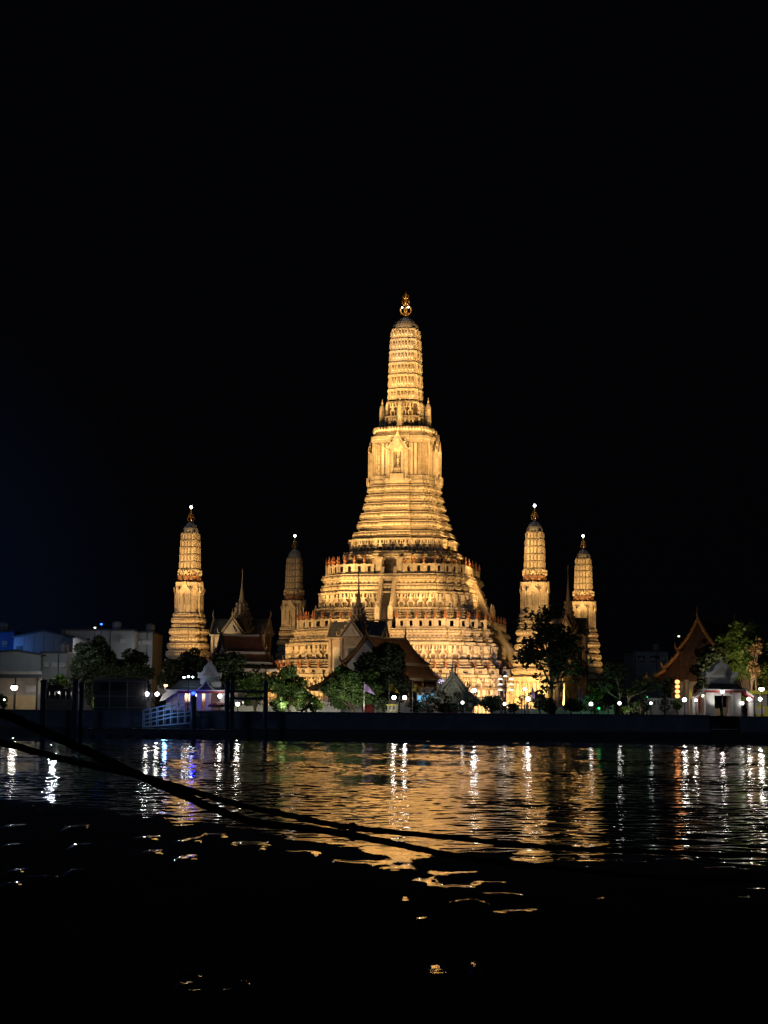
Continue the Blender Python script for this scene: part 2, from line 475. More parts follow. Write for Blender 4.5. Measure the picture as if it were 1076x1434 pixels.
def limb(b, p, t, n, a, c, w, d0, d1):
    (u0,z0),(u1,z1) = a, c
    L = math.hypot(u1-u0, z1-z0) or 1; ox, oz = -(z1-z0)/L*w/2, (u1-u0)/L*w/2
    q = [(u0-ox,z0-oz),(u0+ox,z0+oz),(u1+ox*.75,z1+oz*.75),(u1-ox*.75,z1-oz*.75)]
    b.add([P3(p,t,n,u,d,z) for d in (d0,d1) for u,z in q], [(0,1,2,3),(7,6,5,4),(0,4,5,1),(1,5,6,2),(2,6,7,3),(3,7,4,0)])
def giant(b, p, t, n, s, z, h):
    """crouching carved figure with raised arms; s cell width, h height"""
    d = .42*s; b.cur = 1
    for sg in (-1, 1):
        limb(b,p,t,n,(sg*.14*s, z+.45*h),(sg*.34*s, z+.30*h),.15*s,0,d)
        limb(b,p,t,n,(sg*.34*s, z+.32*h),(sg*.24*s, z),.13*s,0,d*.9)
        limb(b,p,t,n,(sg*.15*s, z+.70*h),(sg*.36*s, z+.66*h),.12*s,0,d*.9)
        limb(b,p,t,n,(sg*.36*s, z+.64*h),(sg*.40*s, z+1.0*h),.12*s,0,d*.8)
    limb(b,p,t,n,(0,z+.36*h),(0,z+.76*h),.36*s,0,d)
    limb(b,p,t,n,(0,z+.74*h),(0,z+1.0*h),.22*s,0,d*1.1)

def bands(b, lv, q=QUAD):
    b.loft([ring(t[1], t[0], q) for t in lv], mats=[(t[2] if len(t) > 2 else 0) for t in lv])
def torus(z0, z1, w, e, mi=4):
    """moulding: thin fillet, round body with set-in tiles, thin fillet"""
    h = z1 - z0
    return [(z0, w+e*.15), (z0+.13*h, w+e*.2, 3), (z0+.15*h, w-.05, 3), (z0+.19*h, w+e*.45, mi), (z0+.32*h, w+e*.9, mi), (z0+.48*h, w+e, mi), (z0+.66*h, w+e*.88, mi), (z0+.78*h, w+e*.4, 3), (z0+.80*h, w-.05, 3), (z0+.84*h, w+e*.55), (z1, w+e*.5)]
def groove(z0, z1, w): return [(z0, w, 2), (z1, w)]

MX, MY, MROT = gx(565, 315, 990), 315.0, R(-13)
def mz(py, w=0): return gz(567, py, MY - .8*w) - G
KB = 315/F/1.12
KT = 315/F/1.055
def main_prang():
    T = thing('temple_tower', 'tallest central tiered temple tower, floodlit gold, with three broad terraces', 'tower', (MX, MY, G), MROT)
    finial = [(.24,0),(.27,.12),(.15,.22),(.15,.40),(.27,.55),(.24,.74),(.11,.92),(.14,1.0),(.08,1.2),(.02,1.55)]
    fb = MB(); fb.lathe(finial, 8)
    fmesh = None
    nfin = [0]; nside = [0]
    rest = MB()
    spec = [  # top of wall, base: (balustrade top py, wall top py, rows[(py0,py1,hw0,kind)], base py)
        dict(w=110, top=805, rail=791, rows=[(805,814,112,'t'),(815,819,110,'g'),(819,829,113,'t'),(829.5,832,116,'l'),(833,851,117,'f'),(851.5,854,121,'l'),(854,860,121,'t'),(860,869,126,'t')]),
        dict(w=148, top=881, rail=868, rows=[(881,889,151,'t'),(890,893,150,'g'),(893,900,154,'t'),(900.5,904,159,'l'),(905,924,161,'f'),(924.5,927,168,'l'),(927,933,171,'t'),(933,942,178,'t')]),
        dict(w=187, top=945, rail=937, rows=[(945,949,188,'l'),(950,961,185,'f'),(961.5,965,189,'t'),(966,976,187,'g'),(977,983,191,'t'),(984,999,193,'g')]),
    ]
    for ti, sp in enumerate(spec):
        W = sp['w']*KB
        wb = MB(); fr = orn = MB()
        lv = []
        for (p0, p1, hw, kd) in sp['rows'][::-1]:
            w = hw*KB; z1, z0 = mz(p0, w), mz(p1, w)
            if lv and z0 <= lv[-1][0]: z0 = lv[-1][0] + .004
            if kd == 't':
                lv += torus(z0, z1, w, .38)
                for (p, t, n, s) in along(w, .72): leaf(orn, p, t, n, s*.72, z0+.22*(z1-z0), (z1-z0)*.52, .46)
            elif kd == 'l':
                lv += [(z0, w), (z0+.02, w+.35), (z1-.02, w+.4), (z1, w)]
                for (p, t, n, s) in along(w+.36, .5): leaf(orn, p, t, n, s*.7, z0, (z1-z0)*.8, .12)
            elif kd == 'g':
                lv += groove(z0, z1, w)
                orn.cur = 1
                for (p, t, n, s) in along(w, .8): blk(orn, p, t, n, -s*.28, s*.28, z0+.05, z1-.05, -.05, .10)
            elif kd == 'f':
                lv += groove(z0, z1, w-.35)
                for (p, t, n, s) in along(w-.35, 1.75 if ti < 2 else 1.5):
                    giant(fr, p, t, n, s*.98, z0, z1-z0)
        lv.append((mz(sp['top'], W)+.003, W))
        bands(wb, lv)
        wb.merge(orn); o = wb.build('terrace', SM, T)
        # balustrade
        z0 = mz(sp['top'], W)+.006; z1 = mz(sp['rail'], W); h = z1 - z0
        bb = MB(); wB = W - .25
        spots = [a for a in along(wB, 1.75 if ti < 2 else 1.9)]
        def instair(p, t, m=2.0): return p.y < -W*.8 and abs(p.x) < m
        for (p, t, n, s) in spots:
            if instair(p, t, 1.9): continue
            blk(bb, p, t, n, -s*.5, s*.5, z0, z0+.22*h, -.16, .14)
            blk(bb, p, t, n, -s*.5, s*.5, z0+.80*h, z1, -.18, .17)
            blk(bb, p, t, n, -s*.5, -s*.16, z0+.22*h, z0+.80*h, -.12, .10)
            blk(bb, p, t, n, s*.16, s*.5, z0+.22*h, z0+.80*h, -.12, .10)
            blk(bb, p, t, n, -s*.62, -s*.38, z0, z1+.08, -.22, .21)
        bo = bb.build('balustrade', SM, T)
        for (p, t, n, s) in spots:
            if instair(p, t, 1.9): continue
            q = p - t*s*.5
            vis = (n.y < -.5) or (n.x > .5 and p.y < W*.55)
            nside[0] += 1
            if n.x > .5 and nside[0] % 2: continue
            if vis and nfin[0] < 100:
                if fmesh is None:
                    fo = fb.build('finial', M['red'], bo); fmesh = fo.data
                else:
                    fo = bpy.data.objects.new('finial', fmesh); COL.objects.link(fo); fo.parent = bo
                fo.location = (q.x, q.y, z1+.08); nfin[0] += 1
            else:
                rest.lathe(finial, 6, (q.x, q.y, z1+.08))
    ro = rest.build('finial_row', M['red'], T); ro['kind'] = 'stuff'
    # stair flights on the front (and the left) of terraces
    for (pt_, pb, wt, wb_) in ((805, 869, 110, 127), (881, 942, 148, 179)):
        zt, zb = mz(pt_, wt*KB), mz(pb, wb_*KB); yt, yb = -wt*KB + .5, -wb_*KB - 1.1
        for k, ang in enumerate((0, -math.pi/2, math.pi/2)):
            st = MB(); N = 26
            for i in range(N):
                y0 = yb + (yt-yb)*i/N; z = zb + (zt-zb)*(i+1)/N
                st.box(-.85, .85, y0, yt+.2, z-(zt-zb)/N, z)
            o = st.build('stair', M['darkstep'], T, rotz=ang)
            sw = MB()
            for sx in (-1, 1):
                x0, x1 = sorted((sx*.86, sx*1.5))
                prof = [(yb-.25, zb), (yb-.25, zb+1.5), (yt-.2, zt+1.3), (yt+.2, zt+1.3), (yt+.2, zb)]
                sw.loft([[(x, y, z) for y, z in prof] for x in (x0, x1)])
                sw.box(x0-.1, x1+.1, yb-.75, yb-.26, zb, zb+2.2)
                sw.lathe([(.3,0),(.34,.2),(.16,.6),(.2,.7),(.03,1.3)], 8, ((x0+x1)/2, yb-.5, zb+2.2))
            sw.build('stair_wall', M['stucco'], o)
    # tower base mouldings
    wb = MB(); orn = fr = MB(); lv = []
    rows = [(679,691,52.5,'t'),(692,703,55.5,'t'),(704,715,58.5,'t'),(717,728,63,'t'),(729,742,67,'t'),(744,754,73,'t'),(754.5,757,77,'l'),(757.5,772,76,'f'),(772.5,783,86.5,'t'),(784,806,88,'g')]
    for (p0, p1, hw, kd) in rows[::-1]:
        w = hw*KT; z1, z0 = mz(p0, w), mz(p1, w)
        if lv and z0 <= lv[-1][0]: z0 = lv[-1][0] + .004
        if kd == 't':
            e = .42; lv += [(z0, w-.45)] + torus(z0+.02+.22*(z1-z0), z1-.02, w-.28, e) + [(z1, w-.5)]
            for (p, t, n, s) in along(w-.28, .72, QUADT): leaf(orn, p, t, n, s*.72, z0+.38*(z1-z0), (z1-z0)*.40, .52)
        elif kd == 'l':
            lv += [(z0, w), (z0+.02, w+.3), (z1-.02, w+.3), (z1, w-.2)]
        elif kd == 'f':
            lv += groove(z0, z1, w-.35)
            for (p, t, n, s) in along(w-.35, 1.4, QUADT, ): giant(fr, p, t, n, s*.98, z0, z1-z0)
        else: lv += groove(z0, z1, w-.5)
    lv.append((mz(678, 7), 52*KT))
    bands(wb, lv, QUADT)
    wb.merge(orn); o = wb.build('tower_base', SM, T)
    # doorway posts at the foot of the tower behind the top balustrade
    gp = MB()
    yy = -88*KT - 1.0
    for sx in (-1.9, 1.9):
        gp = MB()
        gp.box(sx-.55, sx+.55, yy-.6, yy+1.2, mz(806, 10), mz(786, 10)); gp.box(sx-.8, sx+.8, yy-.8, yy+1.2, mz(786, 10)+.003, mz(783, 10))
        gp.build('gate_post', M['stucco'], T)
    # tower body
    b, orn = MB(), MB()
    z0, z1 = mz(678, 6), mz(610, 6); wbdy = 46*KT
    bands(b, [(z0, 50*KT), (z0+.7, 50*KT), (z0+.75, 48.5*KT), (z0+1.6, 48.5*KT), (z0+1.65, 46*KT), (z1-1.3, 45*KT), (z1-1.25, 46.5*KT), (z1-.65, 46.5*KT), (z1-.6, 48*KT), (z1, 48*KT)], QUADT)
    for (p, t, n, s) in along(45.8*KT, .8, QUADT):
        orn.cur = 2; blk(orn, p, t, n, -s*.48, -s*.30, z0+1.75, z1-1.4, -.05, .06)
        orn.cur = 1; blk(orn, p, t, n, -s*.24, s*.40, z0+1.75, z1-1.4, -.05, .12)
        orn.cur = 3; blk(orn, p, t, n, s*.41, s*.49, z0+1.75, z1-1.4, -.05, .03)
        if abs(p.x) > wbdy*.55 and abs(p.y) > wbdy*.55:
            for j in range(9):
                zc = z0+1.9+(z1-z0-3.4)*j/9
                orn.cur = 2; blk(orn, p, t, n, -s*.16, s*.30, zc, zc+.52, .10, .17)
                orn.cur = 0; blk(orn, p, t, n, -s*.06, s*.20, zc+.13, zc+.40, .12, .24)
    b.merge(orn); o = b.build('tower_body', SM, T)
    # cornice
    b, orn = MB(), MB(); zc0, zc1 = z1+.003, mz(598, 5)
    bands(b, [(zc0, 45*KT), (zc0+.25, 46*KT), (zc0+.5, 44*KT), (zc0+.9, 43*KT), (zc0+.95, 45*KT), (zc1-.2, 44*KT), (zc1, 42*KT)], QUADT)
    for (p, t, n, s) in along(44.5*KT, .55, QUADT): leaf(orn, p, t, n, s*.8, zc0+.9, .8, .25)
    b.merge(orn); o = b.build('cornice', SM, T)
    # niches on four sides
    zn0 = z0 + .9
    for k in range(4):
        rz = k*math.pi/2
        nb = MB(); yb = -50*KT
        H = z1 - zn0
        nb.box(-1.9, -.62, yb-.15, yb+2, zn0, zn0+H*.66); nb.box(.62, 1.9, yb-.15, yb+2, zn0, zn0+H*.66)
        nb.box(-.618, .618, yb-.1, yb+2, zn0+H*.62, zn0+H*.66)
        nb.box(-.618, .618, yb-.3, yb+2, zn0, zn0+H*.24)
        for sx in (-1.55, -.90, .90, 1.55): nb.box(sx-.16, sx+.16, yb-.38, yb-.152, zn0, zn0+H*.65)
        nb.box(-2.15, 2.15, yb-.5, yb+2, zn0-.9, zn0-.003); nb.box(-1.25, 1.25, yb-.8, yb-.55, zn0-.5, zn0+H*.10)
        no = nb.build('niche', M['stucco'], T, rotz=rz)
        q = MB(); q.box(-.617, .617, yb+1.0, yb+1.2, zn0+H*.242, zn0+H*.618); q.build('niche_back', M['redniche'], no)
        q = MB(); zf = zn0+H*.245
        q.lathe([(.38,0),(.42,.35),(.22,.65),(.2,1.0),(.27,1.5),(.24,1.8),(.08,1.95),(.13,2.1),(.12,2.3),(.03,2.8)], 10, (0, yb+.35, zf))
        q.box(-.4, .4, yb-.05, yb+.4, zf-.002, zf+.12)
        q.build('niche_statue', M['statue'], no)
        q = MB()
        zt = zn0+H*.663
        q.prism([(-2.1, zt), (2.1, zt), (1.5, zt+.9), (.9, zt+1.5), (.25, zt+2.8), (0, zt+3.5), (-.25, zt+2.8), (-.9, zt+1.5), (-1.5, zt+.9)], yb-.25, yb+1.8)
        q.prism([(-1.3, zt+.001), (1.3, zt+.001), (.7, zt+1.1), (0, zt+2.2), (-.7, zt+1.1)], yb-.45, yb-.252)
        for sx in (-1, 1):
            for (xa, za, xb, zb2) in ((2.1, zt, 2.55, zt+1.1), (1.2, zt+1.2, 1.5, zt+2.2)):
                q.tube([(sx*xa, yb-.1, za), (sx*(xa+.2), yb-.1, za+.3), (sx*(xb-.05), yb-.1, (za+zb2)/2), (sx*xb, yb-.1, zb2)], [.22, .2, .12, .03], 6)
            q2 = MB(); q2.tube([(sx*2.1, yb-.1, zn0-.5), (sx*2.5, yb-.1, zn0-.1), (sx*2.75, yb-.1, zn0+.5)], [.2, .15, .03], 6); q2.build('corner_horn', M['stucco'], no)
        q.build('pediment', M['stucco'], no)
    # garuda bands under the spire
    b, fr = MB(), MB(); za, zb3, zc = mz(598, 4), mz(581.5, 4), mz(561, 4)
    bands(b, [(za+.003, 31*KT), (za+.2, 31*KT), (za+.22, 27.5*KT, 3), (zb3-.3, 27.5*KT), (zb3-.28, 30*KT), (zb3-.02, 29.5*KT), (zb3, 25*KT, 3), (zc-.4, 25*KT), (zc-.38, 28*KT), (zc, 27*KT)], QUADT)
    for (p, t, n, s) in along(27.5*KT, .85, QUADT): giant(fr, p, t, n, s, za+.22, zb3-za-.55)
    for (p, t, n, s) in along(25*KT, .85, QUADT): giant(fr, p, t, n, s, zb3+.05, zc-zb3-.45)
    b.merge(fr); o = b.build('garuda_storey', SM, T)
    # spire
    b, orn = MB(), MB(); ys = [561,544.3,524,507,490.4,473.6,459]; ws = [24.7,24.2,23.5,22.9,22.2,21,18.8]
    lv = []
    for i in range(6):
        a, c = mz(ys[i], 3), mz(ys[i+1], 3)
        wa, wc = ws[i]*KT, ws[i+1]*KT
        lv += [(a+.003, wa-.35, 3), (a+.16, wa-.3, 3), (a+.18, wa), (a+.45, wa+.02), (c-.32, (wa+wc)/2-.02), (c-.30, wc+.20, 1), (c-.02, wc+.18, 3)]
        for (p, t, n, s) in along(wa-.04, .62, QUADT):
            p2 = p - n*.06
            orn.cur = 1; blk(orn, p2, t, n, -s*.48, -s*.26, a+.22, c-.33, -.1, .22)
            orn.cur = 2; blk(orn, p2, t, n, -s*.25, s*.47, a+.30, c-.75, -.1, .085)
            orn.cur = 3; blk(orn, p2, t, n, -s*.25, s*.47, c-.74, c-.55, -.1, .08)
            leaf(orn, p2+t*s*.1, t, n, s*.42, a+.45, (c-a)*.48, .30)
    bands(b, lv, QUADT)
    b.merge(orn); o = b.build('spire', SM, T)
    # cap
    b = MB(); za, zb4 = mz(459, 2), mz(442, 2); r = 18.8*KT*1.03; h = zb4-za
    b.lathe([(r,0.003),(r*1.0,.12*h),(r*.93,.32*h),(r*.78,.55*h),(r*.55,.78*h),(r*.28,.94*h),(.12,h)], 28, (0,0,za), ribs=.05)
    b.build('spire_cap', M['cap'], T, smooth=False)
    # crowning trident finial
    b = MB(); zt = mz(405, 1); H = zt - zb4
    b.lathe([(.35,-.1),(.6,.12*H),(.35,.18*H),(.28,.3*H),(.42,.34*H),(.3,.42*H),(.2,.55*H),(.3,.62*H),(.22,.70*H),(.16,.8*H),(.26,.84*H),(.1,.9*H),(.02,H)], 10, (0,0,zb4))
    for k in range(4):
        a = k*math.pi/2; c, s = math.cos(a), math.sin(a)
        for (r0, zz, sc) in ((.3, .10*H, 1.0), (.24, .46*H, .62), (.2, .68*H, .5)):
            pts = [(0.2,0),(.75,.25),(1.05,.75),(1.0,1.35),(.72,1.75)]
            b.tube([(c*x*sc, s*x*sc, zb4+zz+z*sc) for x, z in pts], [.16*sc,.2*sc,.2*sc,.14*sc,.03], 6)
    fo = b.build('crown_finial', M['gold'], T, smooth=True)
    b = MB()
    for sx in (-.62, .62): b.sphere((sx, -.45, zb4+.36*H), .15, 8, 5)
    b.build('crown_glow', M['topglow'], fo)  # two glowing spheres for the white spots beside the finial
    # turrets on the cornice at the four sides
    def turret(n=10):
        b = MB(); z0 = mz(599, 5) + .01; z1 = mz(561, 5); h = z1 - z0; r = .58
        for i in range(6):
            a = z0 + h*(.22 + .10*i); c = a + h*.10
            rr = r*(1-.003*i*i)
            b.lathe([(rr*.86, a-z0+.004), (rr, a-z0+.06), (rr*.98, c-z0-.05), (rr*.86, c-z0)], 12, (0, -33.5*KT*1.05, z0), ribs=.1)
        b.lathe([(r*1.5,0),(r*1.5,h*.05),(r*1.15,h*.06),(r*1.3,h*.12),(r*1.0,h*.14),(r*1.15,h*.2),(r*.9,h*.22)], 12, (0,-33.5*KT*1.05,z0), ribs=.12)
        b.lathe([(r*.88,h*.822),(r*.80,h*.90),(r*.58,h*.97),(r*.15,h*1.01),(.16,h*1.04),(.22,h*1.07),(.1,h*1.12),(.02,mz(552,5)-z0)], 12, (0,-33.5*KT*1.05,z0))
        return b
    tm = None
    for k in range(4):
        if tm is None: o = turret().build('turret', SM, T); tm = o.data
        else:
            o = bpy.data.objects.new('turret', tm); COL.objects.link(o); o.parent = T
        o.rotation_euler[2] = k*math.pi/2
    return T
main_prang()

# ------------------------------------------------------------------ the four smaller towers
def small_prang(label, loc, rotz):
    T = thing('small_temple_tower', label, 'tower', loc, rotz, 'four small corner towers')
    m = .1223
    def Z(py): return (998 - py)*m
    k = m/1.05
    b, orn = MB(), MB(); lv = []
    rows = [(862.5,868.5,21.5),(869,877,23.6),(878,883,23.2),(884,893,26.2),(895,903,25.5),(904,913,28.5),(915,924,30),(926,935,32),(937,946,34),(948,998,36)]
    for (p0, p1, hw) in rows[::-1]:
        w = hw*k; z1, z0 = Z(p0), Z(p1)
        if p1 == 998:
            lv += [(0, w+.3), (.8, w+.3), (.82, w), (z1-.8, w), (z1-.78, w+.3), (z1, w+.3)]
            for (p, t, n, s) in along(w, 1.2, QUADT): giant(orn, p, t, n, s, 1.0, z1-2.0)
        else:
            lv += [(z0, w-.3, 3)] + torus(z0+.14*(z1-z0), z1-.02, w-.10, .15) + [(z1, w-.35)]
            for (p, t, n, s) in along(w-.12, .5, QUADT): leaf(orn, p, t, n, s*.7, z0+.30*(z1-z0), (z1-z0)*.48, .26)
    bands(b, lv, QUADT)
    b.merge(orn); o = b.build('tower_base', SM, T)
    b, orn = MB(), MB(); z0, z1 = Z(862.5)+.003, Z(819)
    w = 17.6*k
    bands(b, [(z0, w*1.06), (z0+.5, w*1.06), (z0+.52, w), (z1-.7, w*.98), (z1-.68, w*1.06), (z1, w*1.08)], QUADT)
    for (p, t, n, s) in along(w, .5, QUADT):
        orn.cur = 1; blk(orn, p, t, n, -s*.2, s*.3, z0+.6, z1-.8, -.05, .09)
        orn.cur = 2; blk(orn, p, t, n, -s*.45, -s*.25, z0+.6, z1-.8, -.05, .03)
    b.merge(orn); o = b.build('tower_body', SM, T)
    H = z1 - z0
    for q4 in range(4):
        rz = q4*math.pi/2; yb = -w - .25
        nb = MB()
        nb.box(-.95, -.34, yb, yb+1, z0, z0+H*.68); nb.box(.34, .95, yb, yb+1, z0, z0+H*.68)
        nb.box(-.338, .338, yb+.02, yb+1, z0+H*.62, z0+H*.68)
        nb.box(-1.1, 1.1, yb-.2, yb+1, z0-.5, z0-.003)
        no = nb.build('niche', M['stucco'], T, rotz=rz)
        q = MB(); q.box(-.337, .337, yb+.34, yb+.44, z0, z0+H*.618); q.build('niche_back', M['redniche'], no)
        q = MB(); q.lathe([(.2,0),(.22,.3),(.12,.6),(.17,1.2),(.2,1.5),(.08,1.65),(.1,1.85),(.02,2.2)], 8, (0, yb+.12, z0+.01)); q.build('niche_statue', M['statue'], no)
        q = MB(); zt = z0+H*.683
        q.prism([(-1.15, zt), (1.15, zt), (.8, zt+.55), (.45, zt+.85), (0, zt+1.9), (-.45, zt+.85), (-.8, zt+.55)], yb-.12, yb+.9)
        for sx in (-1, 1):
            q.tube([(sx*1.1, yb, zt), (sx*1.3, yb, zt+.3), (sx*1.4, yb, zt+.9)], [.14, .12, .02], 6)
        q.build('pediment', M['stucco'], no)
    b, fr = MB(), MB(); za, zb, zc = z1+.003, Z(809.5), Z(800)
    bands(b, [(za, 16*k), (za+.2, 16*k), (za+.22, 14.5*k), (zb-.15, 14.5*k), (zb-.13, 16*k), (zb, 15.5*k)], QUADT)
    for (p, t, n, s) in along(14.5*k, .8, QUADT): leaf(fr, p, t, n, s*.8, za+.2, zb-za-.3, .3)
    b.merge(fr); b.build('red_storey', M['collar'], T)
    b, fr = MB(), MB()
    bands(b, [(zb+.003, 14*k, 2), (zc-.25, 14*k), (zc-.23, 16*k), (zc, 15.5*k)], QUADT)
    for (p, t, n, s) in along(14*k, .75, QUADT): giant(fr, p, t, n, s, zb+.05, zc-zb-.3)
    b.merge(fr); b.build('figure_storey', SM, T)
    b, orn = MB(), MB(); ys = [800,790,779.8,769.5,759.3,749]; ws = [14.6,14.3,14,13.6,12.9,11.9]; lv = []
    for i in range(5):
        a, c = Z(ys[i]), Z(ys[i+1]); wa, wc = ws[i]*k, ws[i+1]*k
        lv += [(a+.003, wa-.14, 3), (a+.09, wa-.12, 3), (a+.10, wa), (c-.17, (wa+wc)/2), (c-.16, wc+.1), (c, wc+.08)]
        for (p, t, n, s) in along(wa, .5, QUADT):
            orn.cur = 1; blk(orn, p, t, n, -s*.2, s*.25, a+.15, c-.22, -.08, .08)
            orn.cur = 2; blk(orn, p, t, n, -s*.48, -s*.25, a+.15, c-.22, -.08, .03)
    bands(b, lv, QUADT)
    b.merge(orn); b.build('spire', SM, T)
    b = MB(); za, zb = Z(749), Z(733.5); r = 11.9*k*1.03; h = zb-za
    b.lathe([(r,.003),(r*.97,.2*h),(r*.86,.45*h),(r*.66,.7*h),(r*.38,.9*h),(.1,h)], 24, (0,0,za), ribs=.04)
    b.build('spire_cap', M['cap'], T)
    b = MB(); H = Z(714) - zb
    b.lathe([(.2,-.05),(.26,.15*H),(.14,.25*H),(.2,.4*H),(.13,.6*H),(.1,.85*H),(.03,H)], 8, (0,0,zb))
    for q4 in range(4):
        a = q4*math.pi/2+.4; c, s = math.cos(a), math.sin(a)
        for (zz, sc) in ((.06*H, .55), (.36*H, .38)):
            b.tube([(c*x*sc, s*x*sc, zb+zz+z*sc) for x, z in [(0.2,0),(.75,.25),(1.0,.8),(.9,1.4),(.6,1.8)]], [.14*sc,.2*sc,.2*sc,.14*sc,.03], 6)
    fo = b.build('crown_finial', M['gold'], T, smooth=True)
    b = MB(); b.sphere((0,0,Z(712)), .24, 10, 6); b.build('crown_glow', M['topglow'], fo)
    return T
SP = [((271, 293.5, 715), 'small golden tower at far left, nearest on the left side'),
      ((416, 341, 755), 'dim brown small tower behind the left terraces, least lit of the four'),
      ((749, 287.3, 715), 'small golden tower right of the main tower, half behind the leafy tree'),
      ((817, 337, 755), 'rightmost small tower rising behind the leafy tree, lit from the right')]
sp_loc = [(pt(p[0], p[2], p[1]).x - (0.4 if p[0] < 500 else 0), p[1], G) for p, l in SP]
base = small_prang(SP[0][1], sp_loc[0], MROT)
for i in (1, 2, 3):
    dup(base, sp_loc[i], MROT, SP[i][1], 1.0)

# ------------------------------------------------------------------ spired square halls (mondops)
def mondop(label, loc, rotz, scale, wallmat, name='spired_hall'):
    T = thing(name, label, 'pavilion', loc, rotz, 'spired square halls between the towers', scale)
    hb = 14.7  # wall top
    b = MB(); b.box(-6.2, 6.2, -6.2, 6.2, 0, 3.0); b.box(-5.9, 5.9, -5.9, 5.9, 3.003, 4.6); b.box(-6.1, 6.1, -6.1, 6.1, 4.603, 6.1)
    b.build('plinth', wallmat, T)
    b = MB(); c, L = 2.15, 5.4
    z0, z1 = 6.103, hb
    b.loft([[(x, y, z) for x, y in ((c,c),(c,L),(-c,L),(-c,c),(-L,c),(-L,-c),(-c,-c),(-c,-L),(c,-L),(c,-c),(L,-c),(L,c))] for z in (z0, z1)])
    for k in range(4):
        cs, sn = math.cos(k*math.pi/2), math.sin(k*math.pi/2)
        for u in (-c, c):
            x, y = u, -L; b.cbox((x*cs-y*sn, x*sn+y*cs, (z0+z1)/2+.02), .5, .5, z1-z0-.05)
    w = b.build('wall', wallmat, T)
    for k in range(4):
        q = MB(); q.box(-.95, .95, -L-.10, -L+.3, 7.4, 12.8); q.box(-1.15, 1.15, -L-.2, -L-.101, 12.8, 13.2)
        for sx in (-1.05, 1.05): q.box(sx-.13, sx+.13, -L-.2, -L-.101, 7.2, 12.79)
        q.box(-1.2, 1.2, -L-.22, -L-.101, 6.9, 7.19)
        wo = q.build('window_frame', M['cream'], w, rotz=k*math.pi/2)
        q = MB(); q.box(-.72, .72, -L-.13, -L-.104, 7.5, 12.7); q.build('shutter', M['glass'], wo)
        # side windows on each arm
        for sg in (-1, 1):
            q = MB(); xx = sg*c
            xa, xb = sorted((xx+sg*.02, xx+sg*.16)); q.box(xa, xb, -4.75, -2.9, 6.9, 13.1)
            wo = q.build('window_frame', M['cream'], w, rotz=k*math.pi/2)
            q = MB(); xa, xb = sorted((xx+sg*.165, xx+sg*.19)); q.box(xa, xb, -4.5, -3.15, 7.3, 12.6)
            q.build('shutter', M['glass'], wo)
    b = MB()
    for k in range(4):
        cs, sn = math.cos(k*math.pi/2), math.sin(k*math.pi/2)
        x, y = 0, -L/2-.9
        b.cbox((x*cs-y*sn, x*sn+y*cs, hb+.16+k*.002), *( (2*c+.9, L-.9) if k % 2 == 0 else (L-.9, 2*c+.9)), .3)
    b.build('cornice', M['tan'], T)
    # cross gables
    for k in range(4):
        b = MB(); h0 = hb + .33
        b.prism([(-2.5, h0), (2.5, h0), (1.3, h0+1.5), (0, h0+3.2), (-1.3, h0+1.5)], -L-.3, -.2)
        o = b.build('gable_roof', M['tiledark'], T, rotz=k*math.pi/2)
        b = MB()
        b.prism([(-1.9, h0+.05), (1.9, h0+.05), (.95, h0+1.35), (0, h0+2.7), (-.95, h0+1.35)], -L-.5, -L-.303)
        b.prism([(-.8, h0+.3), (.8, h0+.3), (0, h0+1.6)], -L-.62, -L-.503)
        b.build('gable_panel', M['cream'], o)
        b = MB()
        for sx in (-1, 1):
            b.tube([(0, -L-.5, h0+3.35), (sx*1.3, -L-.5, h0+1.6), (sx*2.5, -L-.5, h0+.1), (sx*3.0, -L-.5, h0+.25), (sx*3.15, -L-.5, h0+1.1)], [.16,.17,.17,.15,.03], 6)
        b.tube([(0, -L-.5, h0+3.3), (0, -L-.75, h0+3.9), (0, -L-.6, h0+5.0)], [.16,.14,.02], 6)
        b.build('bargeboard', M['tan'], o)
    # stepped pyramid and needle
    b = MB(); z = hb+.5; w = 3.2
    lv = []
    for i in range(6):
        lv += [(z, w), (z+.55, w), (z+.56, w+.28), (z+.72, w+.28), (z+.95, w-.25)]
        z += .95; w *= .77
    b.loft([ring(ww, zz, QUADT) for zz, ww in lv])
    wtop, ztop = w, z
    ww, zz = 3.2, hb+.5
    for i in range(6):
        for (p, t, n, s) in along(ww+.25, .95, QUADT): leaf(b, p, t, n, min(s*.6, .6), zz+.70, .75, .15, -.3)
        zz += .95; ww *= .77
    b.build('tiered_roof', M['tan'], T)
    b = MB()
    prof = [(.95,0),(1.0,.3),(.6,.8),(.7,1.0),(.48,1.6),(.55,1.8),(.36,2.5),(.40,2.65),(.22,3.6),(.13,5.2),(.10,6.6),(.16,6.8),(.14,7.0),(.02,7.7)]
    b.lathe(prof, 12, (0,0,ztop-.1))
    b.build('needle_spire', M['tan'], T, smooth=True)
    return T, ztop + 7.6
F_Y = 283
mon, mtop = mondop('tan square hall with a needle spire standing in front of the golden terraces', (gx(501, F_Y), F_Y, G), MROT, 1.0, M['tan'])
s0 = (gz(501, 800, F_Y)-G)/mtop
mon.scale = (s0*.98,)*2 + (s0,)
sl = (gz(339, 794, 317)-G)/mtop
dup(mon, (gx(339, 317, 850), 317, G), MROT, 'square hall with a needle spire behind the brown roof on the left', sl).scale = (sl*.98, sl*.98, sl)
sl = (gz(796, 790, 312)-G)/mtop
dup(mon, (gx(796, 312, 850), 312, G), MROT, 'needle spire and hall hidden behind the leafy tree between the two right towers', sl).scale = (sl*.62, sl*.62, sl)


